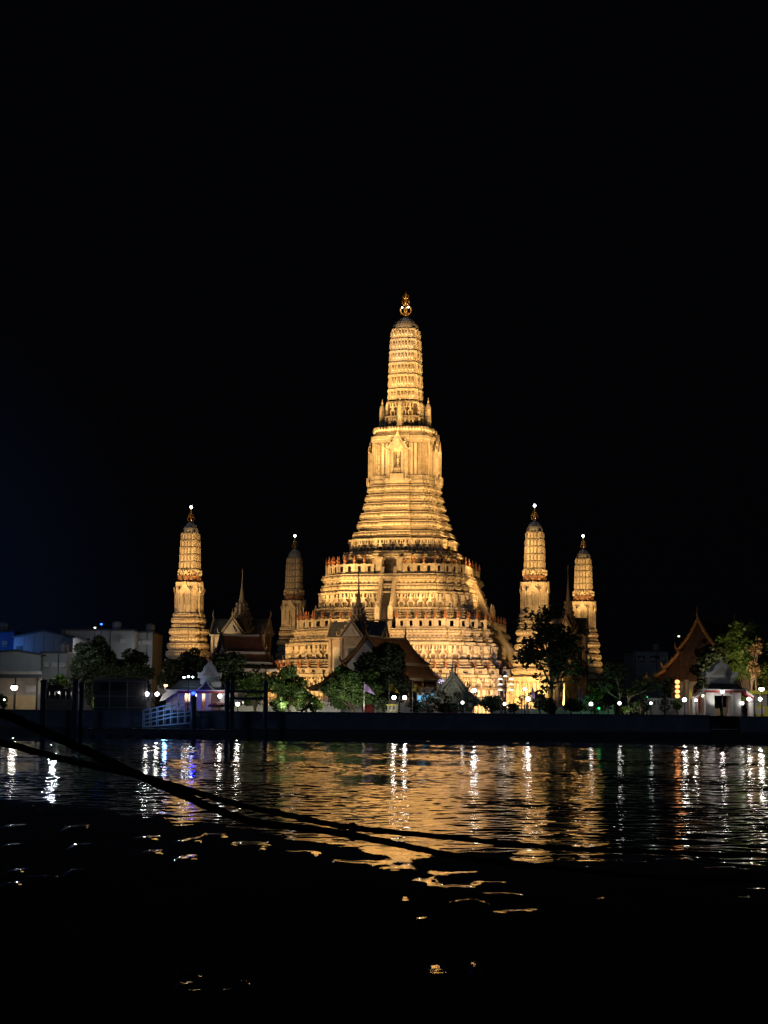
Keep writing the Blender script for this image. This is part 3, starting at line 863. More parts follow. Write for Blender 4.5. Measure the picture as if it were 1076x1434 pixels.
# ------------------------------------------------------------------ Thai halls with tiered roofs
def thai_hall(label, loc, rotz, hw, L, wall_h, rise, trim, roofmat, wallmat, pedmat, gable_trim=None):
    T = thing('temple_hall', label, 'temple hall', loc, rotz)
    gable_trim = gable_trim or trim
    H = wall_h + rise
    tiers = [(0, 0, .42, .50), (.38, .54, .70, .80), (.66, .84, 1.0, 1.0)]
    b = MB(); b.box(-hw*.72, hw*.72, .8, L-.8, 0, wall_h-.02); wl_ = b.build('wall', wallmat, T)
    for i in range(4):
        y = 1.8 + (L-3.6)*i/3
        for sx in (-1, 1):
            q = MB(); xa, xb = sorted((sx*hw*.72+sx*.01, sx*hw*.72+sx*.15)); q.box(xa, xb, y-.6, y+.6, 1.0, wall_h*.75)
            wo = q.build('window', M['trim'], wl_)
            q = MB(); xa, xb = sorted((sx*hw*.72+sx*.155, sx*hw*.72+sx*.18)); q.box(xa, xb, y-.42, y+.42, 1.2, wall_h*.70); q.build('shutter', M['glass'], wo)
    q = MB(); q.box(-1.0, 1.0, .62, .795, 0, wall_h*.8); q.build('door', M['redtrim'], wl_)
    for sx in (-1, -.4, .4, 1):
        q = MB(); q.lathe([(.38,0),(.38,.3),(.28,.32),(.25,wall_h-.5),(.36,wall_h-.4),(.36,wall_h-.03)], 10, (sx*hw*.68, .1, 0)); q.build('column', wallmat, T)
    def sec(t):
        xa, za, xb, zb = t
        n = 6; out = []
        for i in range(n+1):
            f = i/n
            out.append((hw*(xa+(xb-xa)*f), H - rise*(za + (zb-za)*(f + .10*math.sin(math.pi*f)))))
        return out
    for ti, t in enumerate(tiers):
        s = sec(t); b = MB(); e = ti*.45
        for sg in (-1, 1):
            rings = []
            for (x, z) in s:
                rings.append([(sg*x, -e, z), (sg*x, L+e, z), (sg*x, L+e, z-.22), (sg*x, -e, z-.22)])
            b.loft(rings)
        o = b.build('roof', roofmat, T)
        b = MB()
        for sg in (-1, 1):
            x, z = s[-1]; b.box(min(sg*x, sg*(x+.18)), max(sg*x, sg*(x+.18)), -e-.05, L+e+.05, z-.30, z+.10)
        if ti == 0: b.tube([(0, -.05, H+.05), (0, L*.5, H-.12), (0, L+.05, H+.05)], .16, 6)
        b.build('eave_trim', trim, o)
        for yy, sy in ((-e, -1), (L+e, 1)):
            for sg in (-1, 1):
                b = MB()
                pts = [(sg*x, yy+sy*.12, z+.12) for x, z in s]
                x, z = s[-1]
                pts += [(sg*(x+.35), yy+sy*.12, z+.05), (sg*(x+.62), yy+sy*.12, z+.55), (sg*(x+.58), yy+sy*.12, z+1.15)]
                b.tube(pts, [.26]*(len(s)) + [.2, .13, .03], 6)
                for (x, z) in s[1:-1]: b.tube([(sg*x, yy+sy*.12, z+.2), (sg*(x+.08), yy+sy*.12, z+.75)], [.16, .02], 5)
                b.build('bargeboard', gable_trim, o)
            if ti == 0:
                b = MB(); b.tube([(0, yy+sy*.1, H+.1), (0, yy+sy*.5, H+.9), (0, yy+sy*.35, H+1.3), (0, yy+sy*.6, H+2.1)], [.24,.17,.11,.02], 6)
                b.build('gable_finial', gable_trim, o)
    for yy in (.35, L-.35):
        b = MB(); poly = []
        full = sec((0, 0, .95, .98))
        poly = [(x, z-.5) for x, z in full] + [(-x, z-.5) for x, z in full[::-1][:-1]]
        b.prism(poly, yy-.1, yy+.1)
        for i in range(5):
            z = wall_h + .3 + i*rise*.13; ww = hw*.78*(1-i*.17)
            b.box(-ww*.5, ww*.5, yy-.16, yy-.102, z, z+.12)
            for j in range(5-i): b.sphere((-ww*.4+ww*.8*(j+.5)/(5-i), yy-.14, z+.55), .28, 7, 4)
        b.build('pediment', pedmat, T)
    return T
thai_hall('temple hall with brown tiled roof, gable half hidden by the central tree', (gx(514, 262, 890), 262, G), R(-25), 9.2, 14, 3.6, gz(514, 890, 262)-G-3.6, M['trim'], M['tile'], M['white'], M['white'], M['dgilt'])
hx = pt(311, 889, 272)
thai_hall('temple hall with low brown tiled roof behind the trees, below the left needle spire', (hx.x, 272, G), R(-68), 6.2, 6.3, 6.6, hx.z-G-6.6, M['trim'], M['tile'], M['white'], M['cream'], M['dtrim'])
hx = pt(978, 868, 280)
thai_hall('temple hall with a steep gilded gable and gold edged roof on the right', (hx.x, 280, G), R(-30), 8.0, 18, 5.8, hx.z-G-5.8, M['gtrim'], M['tile'], M['cream'], M['ped'], M['gtrim'])
hx = pt(634, 944, 256)
thai_hall('small hall with a blue grey gable behind the topiary trees', (hx.x, 256, G), R(-6), 3.9, 6, 1.6, hx.z-G-1.6, M['slate'], M['tiledark'], M['white'], M['slate'], M['slate'])

# ------------------------------------------------------------------ white gate pavilions on the quay
def pavilion_top(T, w, d, z, h, cx=0):
    """upper roof with bell-shaped white gables"""
    b = MB(); b.box(cx-w*.40, cx+w*.40, -d*.40, d*.40, z-.9, z); b.box(cx-w*.5, cx+w*.5, -d*.5, d*.5, z+.003, z+.16)
    b.build('neck', M['white'], T)
    poly = [(cx-w*.5, z+.16), (cx+w*.5, z+.16), (cx+w*.53, z+.16+h*.28), (cx+w*.40, z+.16+h*.22), (cx+w*.28, z+.16+h*.34), (cx+w*.22, z+.16+h*.60), (cx+w*.11, z+.16+h*.72), (cx+w*.05, z+.16+h*.80), (cx, z+.16+h),
            (cx-w*.05, z+.16+h*.80), (cx-w*.11, z+.16+h*.72), (cx-w*.22, z+.16+h*.60), (cx-w*.28, z+.16+h*.34), (cx-w*.40, z+.16+h*.22), (cx-w*.53, z+.16+h*.28)]
    tri = [(cx-w*.33, z+.3), (cx+w*.33, z+.3), (cx+w*.14, z+.3+h*.26), (cx, z+.3+h*.5), (cx-w*.14, z+.3+h*.26)]
    for y0 in (-d*.5, d*.5-.3):
        b = MB(); b.prism(poly, y0, y0+.3); o = b.build('gable', M['white'], T)
        y1 = y0-.03 if y0 < 0 else y0+.302
        q = MB(); q.prism(tri, y1, y1+.028); q.build('gable_panel', M['cream'], o)
    b = MB(); b.prism([(cx-w*.42, z+.165), (cx+w*.42, z+.165), (cx+w*.14, z+.16+h*.42), (cx, z+.16+h*.62), (cx-w*.14, z+.16+h*.42)], -d*.5+.303, d*.5-.303)
    b.build('upper_roof', M['tiledark'], T)
def skirt_roof(T, x0, x1, d, ze, zt, inset, name='lower_roof'):
    b = MB()
    y0, y1 = -d/2, d/2
    b.loft([[(x0,y0,ze),(x1,y0,ze),(x1,y1,ze),(x0,y1,ze)], [(x0+inset*.55,y0+inset*.55,ze+(zt-ze)*.38),(x1-inset*.55,y0+inset*.55,ze+(zt-ze)*.38),(x1-inset*.55,y1-inset*.55,ze+(zt-ze)*.38),(x0+inset*.55,y1-inset*.55,ze+(zt-ze)*.38)],
            [(x0+inset,y0+inset,zt),(x1-inset,y0+inset,zt),(x1-inset,y1-inset,zt),(x0+inset,y1-inset,zt)]])
    o = b.build(name, M['tiledark'], T)
    b = MB()
    b.box(x0-.05, x1+.05, y0-.08, y0, ze-.02, ze+.16); b.box(x0-.05, x1+.05, y1, y1+.08, ze-.02, ze+.16)
    b.box(x0-.13, x0-.05, y0-.08, y1+.08, ze-.02, ze+.16); b.box(x1+.05, x1+.13, y0-.08, y1+.08, ze-.02, ze+.16)
    for sx, x in ((-1, x0), (1, x1)):
        b.tube([(x, y0, ze+.1), (x+sx*.25, y0-.05, ze+.35), (x+sx*.3, y0-.05, ze+.9)], [.12,.1,.03], 6)
    b.build('eave_trim', M['white'], o)
    b = MB(); b.box(x0+.02, x1-.02, y0+.02, y1-.02, ze-.30, ze-.024); b.build('fascia', M['redtrim'], o)
    return o
def left_pavilion():
    Y = 247; s = Y/F
    X0 = gx(278, Y); T = thing('gate_pavilion', 'white pavilion with ornate stepped gable and red eaves behind the blue lit ramp', 'pavilion', (X0, Y, G))
    def lx(px): return (px-278)*s
    def lz(py): return gz(278, py, Y) - G
    b = MB(); b.box(lx(233), lx(322), -2.4, 2.4, 0, .25); b.build('floor_slab', M['cream'], T)
    ze = lz(968)
    for px in (239, 248.5, 257, 272, 281, 293, 312):
        for yy in (-1.8, 1.8):
            q = MB(); w = .36
            q.box(lx(px)-w, lx(px)+w, yy-w, yy+w, .253, ze-.31); q.box(lx(px)-w-.08, lx(px)+w+.08, yy-w-.08, yy+w+.08, .255, .6); q.build('column', M['white'], T)
    skirt_roof(T, lx(236), lx(320), 5.2, ze, lz(953), 1.7)
    # dark striped gablet over the entrance
    b = MB(); b.prism([(lx(281), ze+.2), (lx(300), ze+.2), (lx(290.5), lz(954))], -2.62, -.8); o = b.build('entrance_gable', M['tiledark'], T)
    b = MB()
    for sg in (-1, 1): b.tube([(lx(290.5), -2.7, lz(953)), (lx(290.5)+sg*.55, -2.7, lz(961)), (lx(290.5)+sg*1.25, -2.7, ze+.1)], .09, 6)
    b.build('gable_trim', M['white'], o)
    pavilion_top(T, 3.0, 3.4, lz(950), lz(925)-lz(950), lx(293))
    # left wing with curved white bargeboard
    b = MB(); b.prism([(lx(227), lz(983)), (lx(231), lz(974)), (lx(238), lz(968.5)), (lx(252), lz(967.5)), (lx(252), lz(970)), (lx(243), lz(975)), (lx(234), lz(981))], -2.75, -2.55); b.build('wing_bargeboard', M['white'], T)
    b = MB(); b.prism([(lx(228), lz(981)), (lx(238), lz(969)), (lx(252), lz(968)), (lx(252), lz(970)), (lx(240), lz(976))], -2.54, 2.4); b.build('wing_roof', M['tiledark'], T)
    b = MB(); b.prism([(lx(312), ze-.2), (lx(322), lz(980)), (lx(340), lz(985)), (lx(340), lz(982)), (lx(330), lz(976)), (lx(320), lz(969.5))], -2.5, 2.2); b.build('side_roof', M['white'], T)
    b = MB(); b.box(lx(297), lx(311), -2.2, -1.2, lz(968)+.2, lz(955)); b.build('parapet', M['white'], T)
    b = MB(); b.box(lx(240), lx(318), 1.2, 1.35, .26, ze-.35); b.build('back_wall', M['cream'], T)
left_pavilion()
def right_pavilion():
    Y = 246; s = Y/F
    X0 = gx(1010, Y); T = thing('gate_pavilion', 'white gate pavilion with two thick columns above the landing steps', 'pavilion', (X0, Y, G))
    def lx(px): return (px-1010)*s
    def lz(py): return gz(1010, py, Y) - G
    ze = lz(967)
    for px, w in ((991, .62), (1027.5, .64)):
        for yy in (-1.5, 1.5):
            q = MB(); x = lx(px)
            q.box(x-w, x+w, yy-w, yy+w, 0, ze-.31); q.box(x-w-.1, x+w+.1, yy-w-.1, yy+w+.1, .002, .45); q.box(x-.2, x+.2, yy-w-.04, yy-w-.001, .5, ze-.4)
            q.build('column', M['white'], T)
    b = MB(); b.box(lx(996), lx(1023), -1.6, -1.2, ze-.75, ze-.32); b.build('lintel', M['white'], T)
    skirt_roof(T, lx(984), lx(1040.5), 5.0, ze, lz(950), 1.55)
    pavilion_top(T, 4.4, 3.6, lz(949), lz(925)-lz(949), lx(1009))
    for sg, px in ((-1, 984), (1, 1041)):
        b = MB(); x = lx(px)
        b.prism([(x, ze+.1), (x+sg*1.1, ze-.75), (x+sg*1.1, ze-1.0), (x, ze-.3)] , -2.0, 2.0); o = b.build('side_roof', M['white'], T)
        b = MB(); b.prism([(x, ze-.305), (x+sg*1.1, ze-1.005), (x+sg*1.1, ze-1.15), (x, ze-.55)], -2.0, 2.0); b.build('fascia', M['redtrim'], o)
    b = MB(); b.box(lx(969), lx(976), -1.2, -.4, 0, lz(978)); b.box(lx(968.5), lx(976.5), -1.25, -.35, lz(978)+.003, lz(976)); b.build('gate_pier', M['white'], T)
    b = MB(); b.box(lx(1046), lx(1052), -1.2, -.4, 0, lz(978)); b.box(lx(1045.5), lx(1052.5), -1.25, -.35, lz(978)+.003, lz(976)); b.build('gate_pier', M['white'], T)
right_pavilion()

# ------------------------------------------------------------------ left bank buildings
def warehouses():
    def gabled(label, px0, px1, pyE, pyR, pxR, Y, dep, mt, rotz=0, pybase=998, vents=()):
        x0, x1 = gx(px0, Y, pyE), gx(px1, Y, pyE); zE = gz(px0, pyE, Y)-G; zR = gz(pxR, pyR, Y)-G; xr = gx(pxR, Y, pyR)
        T = thing('warehouse', label, 'building', ((x0+x1)/2, Y, G)); c = (x0+x1)/2
        b = MB(); b.prism([(x0-c, 0), (x1-c, 0), (x1-c, zE), (xr-c, zR), (x0-c, zE)], 0, dep); b.build('wall', mt, T)
        for sg, xe in ((-1, x0-c), (1, x1-c)):
            b = MB(); b.prism([(xr-c, zR+.02), (xe+sg*.4, zE-.08), (xe+sg*.4, zE+.16), (xr-c, zR+.28)], -.35, dep+.3); b.build('roof', M['darkroof'], T)
        b = MB()
        n = int((x1-x0)/1.4)
        for i in range(n+1):
            x = x0-c + (x1-x0)*i/n
            zz = zE + (zR-zE)*(1-abs(x-(xr-c))/max(abs(xr-c-(x0-c if x < xr-c else x1-c)), .1))
            b.box(x-.05, x+.05, -.06, -.002, 0, zz-.15)
        b.build('wall_rib', mt, T)
        for (a, e, q0, q1) in vents:
            xa, xb = gx(a, Y, q0)-c, gx(e, Y, q0)-c
            q = MB(); q.box(xa, xb, -.12, -.004, gz(a, q1, Y)-G, gz(a, q0, Y)-G); q.build('opening', M['glass'], T)
        return T
    def block(label, px0, px1, py, Y, dep, mt, rotz=0, win=()):
        x0, x1 = gx(px0, Y, py), gx(px1, Y, py); z = gz(px0, py, Y)-G; c = (x0+x1)/2
        T = thing('building', label, 'building', (c, Y, G), rotz); h = (x1-x0)/2
        b = MB(); b.box(-h, h, 0, dep, 0, z); b.build('wall', mt, T)
        b = MB(); b.box(-h-.15, h+.15, -.15, dep+.15, z+.003, z+.28); b.build('roof', M['darkroof'], T)
        for f in (-.92, .35):
            q = MB(); q.box(h*f-.07, h*f+.07, -.16, -.003, 0, z-.02); q.build('drainpipe', M['iron'], T)
        for f in (-.55, .1, .7):
            q = MB(); q.box(h*f-.45, h*f+.45, -.45, -.003, z-2.1, z-1.4); q.build('air_conditioner', M['trim'], T)
        q = MB(); q.lathe([(.8,0),(.85,1.2),(.5,1.5),(.1,1.55)], 10, (h*.45, 3, z+.285)); q.build('water_tank', M['grey'], T)
        for (a, e, q0, q1) in win:
            xa, xb = gx(a, Y, q0)-c, gx(e, Y, q0)-c
            q = MB(); q.box(xa, xb, -.12, -.004, gz(a, q1, Y)-G, gz(a, q0, Y)-G); wo = q.build('window', M['trim'], T)
            q = MB(); q.box(xa+.15, xb-.15, -.16, -.124, gz(a, q1, Y)-G+.15, gz(a, q0, Y)-G-.15); q.build('pane', M['glass'], wo)
        return T
    block('blue lit wall at the left edge of the frame', -60, 20, 885, 285, 10, M['bluelitwall'], win=[(5, 10, 900, 906)])
    gabled('grey gabled warehouse, taller one behind the lower shed at far left', 20, 102, 893, 884, 61, 278, 20, M['grey'], vents=[(22, 32, 905, 911), (88, 97, 906, 917)])
    gabled('low pale shed with a shallow gable at far left', -40, 57, 917, 912, 22, 262, 12, M['beige'])
    block('small beige box building between shed and dark tree', 58, 94, 915, 264, 10, M['beige'])
    block('long cream building with flat roof behind the left trees', 86, 188, 883, 300, 14, M['beige'], win=[(120, 128, 892, 900), (140, 150, 892, 900)])
    block('cream end block with flat roof, rightmost of the left buildings', 190, 214, 886, 305, 14, M['beige'])
    block('faint distant grey building between right small tower and gilded gable', 887, 936, 912, 380, 14, M['beige'], win=[(892, 905, 917, 924), (909, 925, 917, 924)])
    # open shed front under the low shed, lit by a lamp
    Y = 256
    x0, x1 = gx(-25, Y), gx(55, Y); c = (x0+x1)/2
    T = thing('open_shed', 'open fronted shed with a lit yellow wall under a dark awning at far left', 'shed', (c, Y, G))
    h = (x1-x0)/2
    b = MB(); b.box(-h, h, 1.2, 1.4, 0, gz(20, 940, Y)-G); b.build('wall', M['cream'], T)
    b = MB(); b.prism([(-h, 0), (h, 0), (h, .2), (-h, .2)], -.5, 1.1)
    zt = gz(20, 945, Y)-G
    b = MB(); b.loft([[(-h-.2, -2.2, zt-.5), (h+.2, -2.2, zt-.5), (h+.2, 1.15, zt), (-h-.2, 1.15, zt)], [(-h-.2, -2.2, zt-.4), (h+.2, -2.2, zt-.4), (h+.2, 1.15, zt+.1), (-h-.2, 1.15, zt+.1)]]); b.build('awning', M['darkroof'], T)
    b = MB(); b.box(gx(34, Y)-c, gx(47, Y)-c, 1.0, 1.19, gz(40, 969, Y)-G, gz(40, 960, Y)-G); b.build('white_board', M['white'], T)
    b = MB(); b.box(gx(8, Y)-c, gx(49, Y)-c, .3, 1.18, 0, gz(20, 974, Y)-G); b.build('counter', mat('ochre_panel', (.55, .40, .20), .7, .1, 1), T)
    for sx in (-h, -h*.4, h*.25, h):
        q = MB(); q.box(sx-.08, sx+.08, -2.1, -1.94, 0, zt-.5); q.build('post', M['iron'], T)
warehouses()

# ------------------------------------------------------------------ trees and plants
def leaves(clumps, n_per, size, seed, flat=.5, sun=None):
    rng = np.random.default_rng(seed)
    V = []
    for (c, r) in clumps:
        m = max(8, int(4.2*n_per*(r[0]*r[1]*r[2])**(2/3)))
        d = rng.normal(size=(m, 3)); d /= np.linalg.norm(d, axis=1)[:, None]
        rad = rng.uniform(.35, 1.0, m)**.5
        V.append(np.array(c) + d*rad[:, None]*np.array(r))
    P = np.concatenate(V); m = len(P)
    a = rng.normal(size=(m, 3)); a[:, 2] *= flat; a /= np.linalg.norm(a, axis=1)[:, None]
    t = rng.normal(size=(m, 3)); b = np.cross(a, t); b /= np.linalg.norm(b, axis=1)[:, None]
    s = size*rng.uniform(.55, 1.3, m)[:, None]
    q = np.stack([P - a*s*.6, P + b*s*.3, P + a*s*.6, P - b*s*.3], 1).reshape(-1, 3).astype(np.float32)
    return q
def leaf_obj(name, q, mt, parent):
    me = bpy.data.meshes.new(name); n = len(q)//4
    me.vertices.add(len(q)); me.vertices.foreach_set('co', q.ravel())
    me.loops.add(4*n); me.loops.foreach_set('vertex_index', np.arange(4*n, dtype=np.int32))
    me.polygons.add(n); me.polygons.foreach_set('loop_start', np.arange(0, 4*n, 4, dtype=np.int32)); me.polygons.foreach_set('loop_total', np.full(n, 4, dtype=np.int32))
    me.update(); me.materials.append(mt)
    o = bpy.data.objects.new(name, me); COL.objects.link(o); o.parent = parent
    return o
def tree(label, px0, px1, py0, py1, Y, mt, seed, clumps=26, cr=.24, leafsize=.42, dens=60, dep=None, trunk=True, name='tree', cat='tree', barkm=None, shape=1.0, group=None):
    rnd = random.Random(seed)
    xl, xr = gx(px0, Y, (py0+py1)/2), gx(px1, Y, (py0+py1)/2)
    zt, zb = gz((px0+px1)/2, py0, Y)-G, max(gz((px0+px1)/2, py1, Y)-G, .1)
    cx, rx = (xl+xr)/2, (xr-xl)/2; cz, rz = (zt+zb)/2, (zt-zb)/2; ry = dep or rx*.8
    T = thing(name, label, cat, (cx, Y, G), 0, group)
    cl = []
    for i in range(clumps):
        for _ in range(50):
            d = Vector((rnd.gauss(0, 1), rnd.gauss(0, 1), rnd.gauss(0, 1))).normalized()
            f = rnd.uniform(.25, .84)
            p = Vector((d.x*rx*f, d.y*ry*f, d.z*rz*f))
            # narrower towards the top
            lim = 1 - max(0, p.z/rz)*(1-shape)
            if abs(p.x) <= rx*.85*lim: break
        r = cr*rnd.choice((.5, .7, .85, 1.0, 1.2, 1.45))
        cl.append(((p.x, p.y, cz+p.z), (max(rx*r, .3), max(ry*r, .3), max(min(rx, rz)*r*.85, .25))))
    q = leaves(cl, dens, leafsize, seed)
    leaf_obj('crown', q, mt, T)
    if trunk:
        b = MB(); tr = max(.12, rx*.05); h0 = max(zb*.9, .6)
        b.tube([(0,0,-.02), (tr*.5, 0, h0*.5), (-tr*.4, .1, h0), (0, 0, cz)], [tr*1.3, tr, tr*.85, tr*.4], 8)
        for i in range(0, len(cl), 2 if len(cl) < 90 else 7):
            c = cl[i][0]
            s = h0*(.8 + .5*rnd.random()) if len(cl) < 90 else cz*rnd.uniform(.35, .95); s = min(s, c[2]*.9)
            b.tube([(0, 0, s), (c[0]*.5, c[1]*.5, s+(c[2]-s)*.62), (c[0], c[1], c[2])], [tr*.5, tr*.32, tr*.1], 5)
        b.build('trunk', barkm or M['bark'], T, smooth=True)
    return T
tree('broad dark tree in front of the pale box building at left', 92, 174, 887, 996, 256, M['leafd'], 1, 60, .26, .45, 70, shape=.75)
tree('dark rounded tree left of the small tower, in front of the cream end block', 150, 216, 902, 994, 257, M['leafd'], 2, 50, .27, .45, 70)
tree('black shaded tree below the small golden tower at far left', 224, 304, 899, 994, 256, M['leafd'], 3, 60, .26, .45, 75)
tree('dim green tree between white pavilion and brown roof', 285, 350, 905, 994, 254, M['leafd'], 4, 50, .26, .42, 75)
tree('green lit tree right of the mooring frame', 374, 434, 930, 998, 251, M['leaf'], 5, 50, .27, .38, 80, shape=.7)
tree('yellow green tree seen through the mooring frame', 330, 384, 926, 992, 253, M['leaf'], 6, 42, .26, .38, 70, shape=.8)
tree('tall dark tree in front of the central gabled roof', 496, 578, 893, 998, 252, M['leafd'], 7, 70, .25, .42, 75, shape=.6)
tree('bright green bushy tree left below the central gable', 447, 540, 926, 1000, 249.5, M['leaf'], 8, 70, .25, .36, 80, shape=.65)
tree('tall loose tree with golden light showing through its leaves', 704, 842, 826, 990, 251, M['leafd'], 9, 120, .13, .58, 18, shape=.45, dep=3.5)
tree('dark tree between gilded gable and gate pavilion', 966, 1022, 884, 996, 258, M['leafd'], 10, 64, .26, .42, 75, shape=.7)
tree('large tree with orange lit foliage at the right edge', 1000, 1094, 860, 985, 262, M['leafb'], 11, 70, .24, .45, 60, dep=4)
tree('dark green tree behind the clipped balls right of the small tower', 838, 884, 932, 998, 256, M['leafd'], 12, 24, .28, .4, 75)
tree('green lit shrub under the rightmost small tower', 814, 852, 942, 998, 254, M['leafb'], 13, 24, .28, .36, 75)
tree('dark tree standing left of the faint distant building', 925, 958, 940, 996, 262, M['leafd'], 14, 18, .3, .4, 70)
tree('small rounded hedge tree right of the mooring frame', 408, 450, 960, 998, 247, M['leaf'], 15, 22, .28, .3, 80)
def bush(label, px0, px1, py0, py1, Y, mt, seed, name='bush', cat='bush', n=14, group=None, dens=120, ls=.26):
    return tree(label, px0, px1, py0, py1, Y, mt, seed, n, .42, ls, dens, trunk=True, name=name, cat=cat, group=group)
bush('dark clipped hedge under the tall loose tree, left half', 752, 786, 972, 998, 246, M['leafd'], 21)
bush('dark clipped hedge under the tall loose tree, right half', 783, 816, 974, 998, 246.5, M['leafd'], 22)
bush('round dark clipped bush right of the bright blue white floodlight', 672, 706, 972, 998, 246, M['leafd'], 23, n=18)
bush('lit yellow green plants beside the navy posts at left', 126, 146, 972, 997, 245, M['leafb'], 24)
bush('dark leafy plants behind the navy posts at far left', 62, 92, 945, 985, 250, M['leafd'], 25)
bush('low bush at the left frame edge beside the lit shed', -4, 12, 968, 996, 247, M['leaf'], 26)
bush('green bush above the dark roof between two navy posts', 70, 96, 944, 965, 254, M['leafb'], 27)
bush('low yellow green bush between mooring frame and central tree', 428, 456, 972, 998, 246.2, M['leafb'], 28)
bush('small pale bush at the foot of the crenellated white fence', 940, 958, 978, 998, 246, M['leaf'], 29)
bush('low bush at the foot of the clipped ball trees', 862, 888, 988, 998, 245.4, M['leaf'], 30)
bush('crown with orange light in its leaf colour, before the large right tree', 1044, 1072, 880, 930, 256.5, M['litleaf'], 31, 'small_tree', 'tree', 12, dens=30, ls=.4)
bush('smaller crown with orange light in its leaf colour, below the other at right', 1040, 1066, 925, 952, 256, M['litleaf'], 32, 'small_tree', 'tree', 10, dens=30, ls=.35)

for i, (a, c, t, Y, mt, lab) in enumerate((
    (298, 330, 978, 249, 'leafd', 'dark shrub row behind the dark red parasol'),
    (378, 404, 976, 246, 'leaf', 'low green shrub right of the tall dock gantry post'),
    (520, 545, 976, 246.5, 'leafd', 'dark shrub just left of the left yellow flag'),
    (570, 590, 980, 246.8, 'leafd', 'dark shrub under the right yellow flag'),
    (606, 640, 984, 247.5, 'leafd', 'long low dark shrub under the padded topiary trees'),
    (712, 728, 984, 247, 'leafd', 'small dark shrub between the many armed lamp post and the thin young tree'),
    (742, 770, 966, 249, 'leafd', 'tall shrub behind the left half of the clipped hedge'),
    (800, 826, 970, 249.5, 'leafd', 'tall shrub behind the right half of the clipped hedge'),
    (884, 910, 982, 247.5, 'leaf', 'green shrub behind the leaning clipped tree'),
    (993, 1027, 962, 253, 'leafd', 'dark shrubs seen through the right gate pavilion'),
    (176, 204, 966, 250, 'leafd', 'dark shrub behind the thin rails of the pier shelter'),
    (214, 238, 972, 251, 'leafd', 'dark shrub left of the white wing of the left pavilion'))):
    bush(lab, a, c, t, 998, Y, M[mt], 60+i, n=16)

def topiary(label, pads, pxb, Y, seed, mt, barkm, group='cloud pruned topiary trees'):
    """pads: (px, py, r px)"""
    X = gx(pxb, Y); T = thing('topiary_tree', label, 'topiary', (X, Y, G), 0, group)
    rnd = random.Random(seed)
    b = MB(); top = max(gz(pxb, p[1], Y) for p in pads) - G
    b.tube([(0,0,-.02), (.1,0,top*.3), (-.08,0,top*.6), (0,0,top*.9)], [.16,.13,.1,.06], 7)
    for i, (px, py, r) in enumerate(pads):
        s = Y/F; p = pt(px, py, Y); c = (p.x-X, rnd.uniform(-.4, .4), p.z-G); rr = r*s
        z0 = max(.15, c[2]*.55)
        b.tube([(0, 0, z0), (c[0]*.7, c[1]*.7, z0+(c[2]-z0)*.5), (c[0], c[1], c[2])], [.09,.07,.05], 6)
        q = leaves([(c, (rr*.98, rr*.9, rr*.80))], 130, .22, seed*31+i)
        leaf_obj('leaf_pad', q, mt, T)
    b.build('trunk', barkm, T, smooth=True)
topiary('topiary with small dark pads right of the second yellow flag', [(588,984,5),(597,975,6),(604,981,6),(592,992,7),(604,993,7),(611,988,5)], 598, 245.5, 41, M['leafd'], M['bark'])
topiary('topiary with dark pads in front of the blue grey gable', [(618,972,7),(628,980,7),(622,990,7),(635,993,6),(613,983,6)], 624, 246, 42, M['leafd'], M['bark'])
topiary('topiary with round pads just left of the low white bollard lamp', [(641,973,6),(650,986,7),(644,992,7),(658,979,6),(657,993,5)], 648, 246.5, 43, M['leafd'], M['bark'])
topiary('single dark pad on a thin stem left of the many armed lamp post', [(699,982,6),(706,991,4)], 702, 245, 44, M['leafd'], M['bark'])
topiary('tall clipped tree with one large dark ball', [(862,940,19),(848,962,10),(871,965,9)], 868, 249, 45, M['leafd'], M['pale_bark'])
topiary('leaning clipped tree with two large olive balls', [(898,960,15),(913,958,14),(884,970,9)], 880, 248, 46, M['leaf'], M['pale_bark'])
topiary('clipped plant with two dark pads before the crenellated white fence', [(931,990,9),(931,982,6),(931,976,4)], 931, 245.4, 47, M['leafd'], M['bark'])
topiary('small dark topiary beside the black notice board', [(822,992,5),(832,989,5),(838,984,5),(834,994,5)], 832, 245, 48, M['leafd'], M['bark'])
topiary('low dark topiary in front of the leaning clipped tree', [(893,986,7),(901,978,6),(905,990,7),(890,994,6)], 897, 245.6, 49, M['leafd'], M['bark'])
def stem_plant(label, px, py0, Y, seed):
    T = thing('young_tree', label, 'sapling', (gx(px, Y), Y, G)); h = gz(px, py0, Y)-G
    b = MB(); b.tube([(0,0,-.02),(.03,0,h*.5),(0,0,h*.85)], [.05,.04,.02], 6); b.build('trunk', M['bark'], T)
    q = leaves([((0,0,h*.85),(.55,.5,.45)),((-.3,0,h*.65),(.4,.4,.3))], 45, .32, seed); leaf_obj('crown', q, M['leafd'], T)
stem_plant('thin young tree against the lit terrace wall, right of the many armed lamp post', 731, 974, 245, 51)

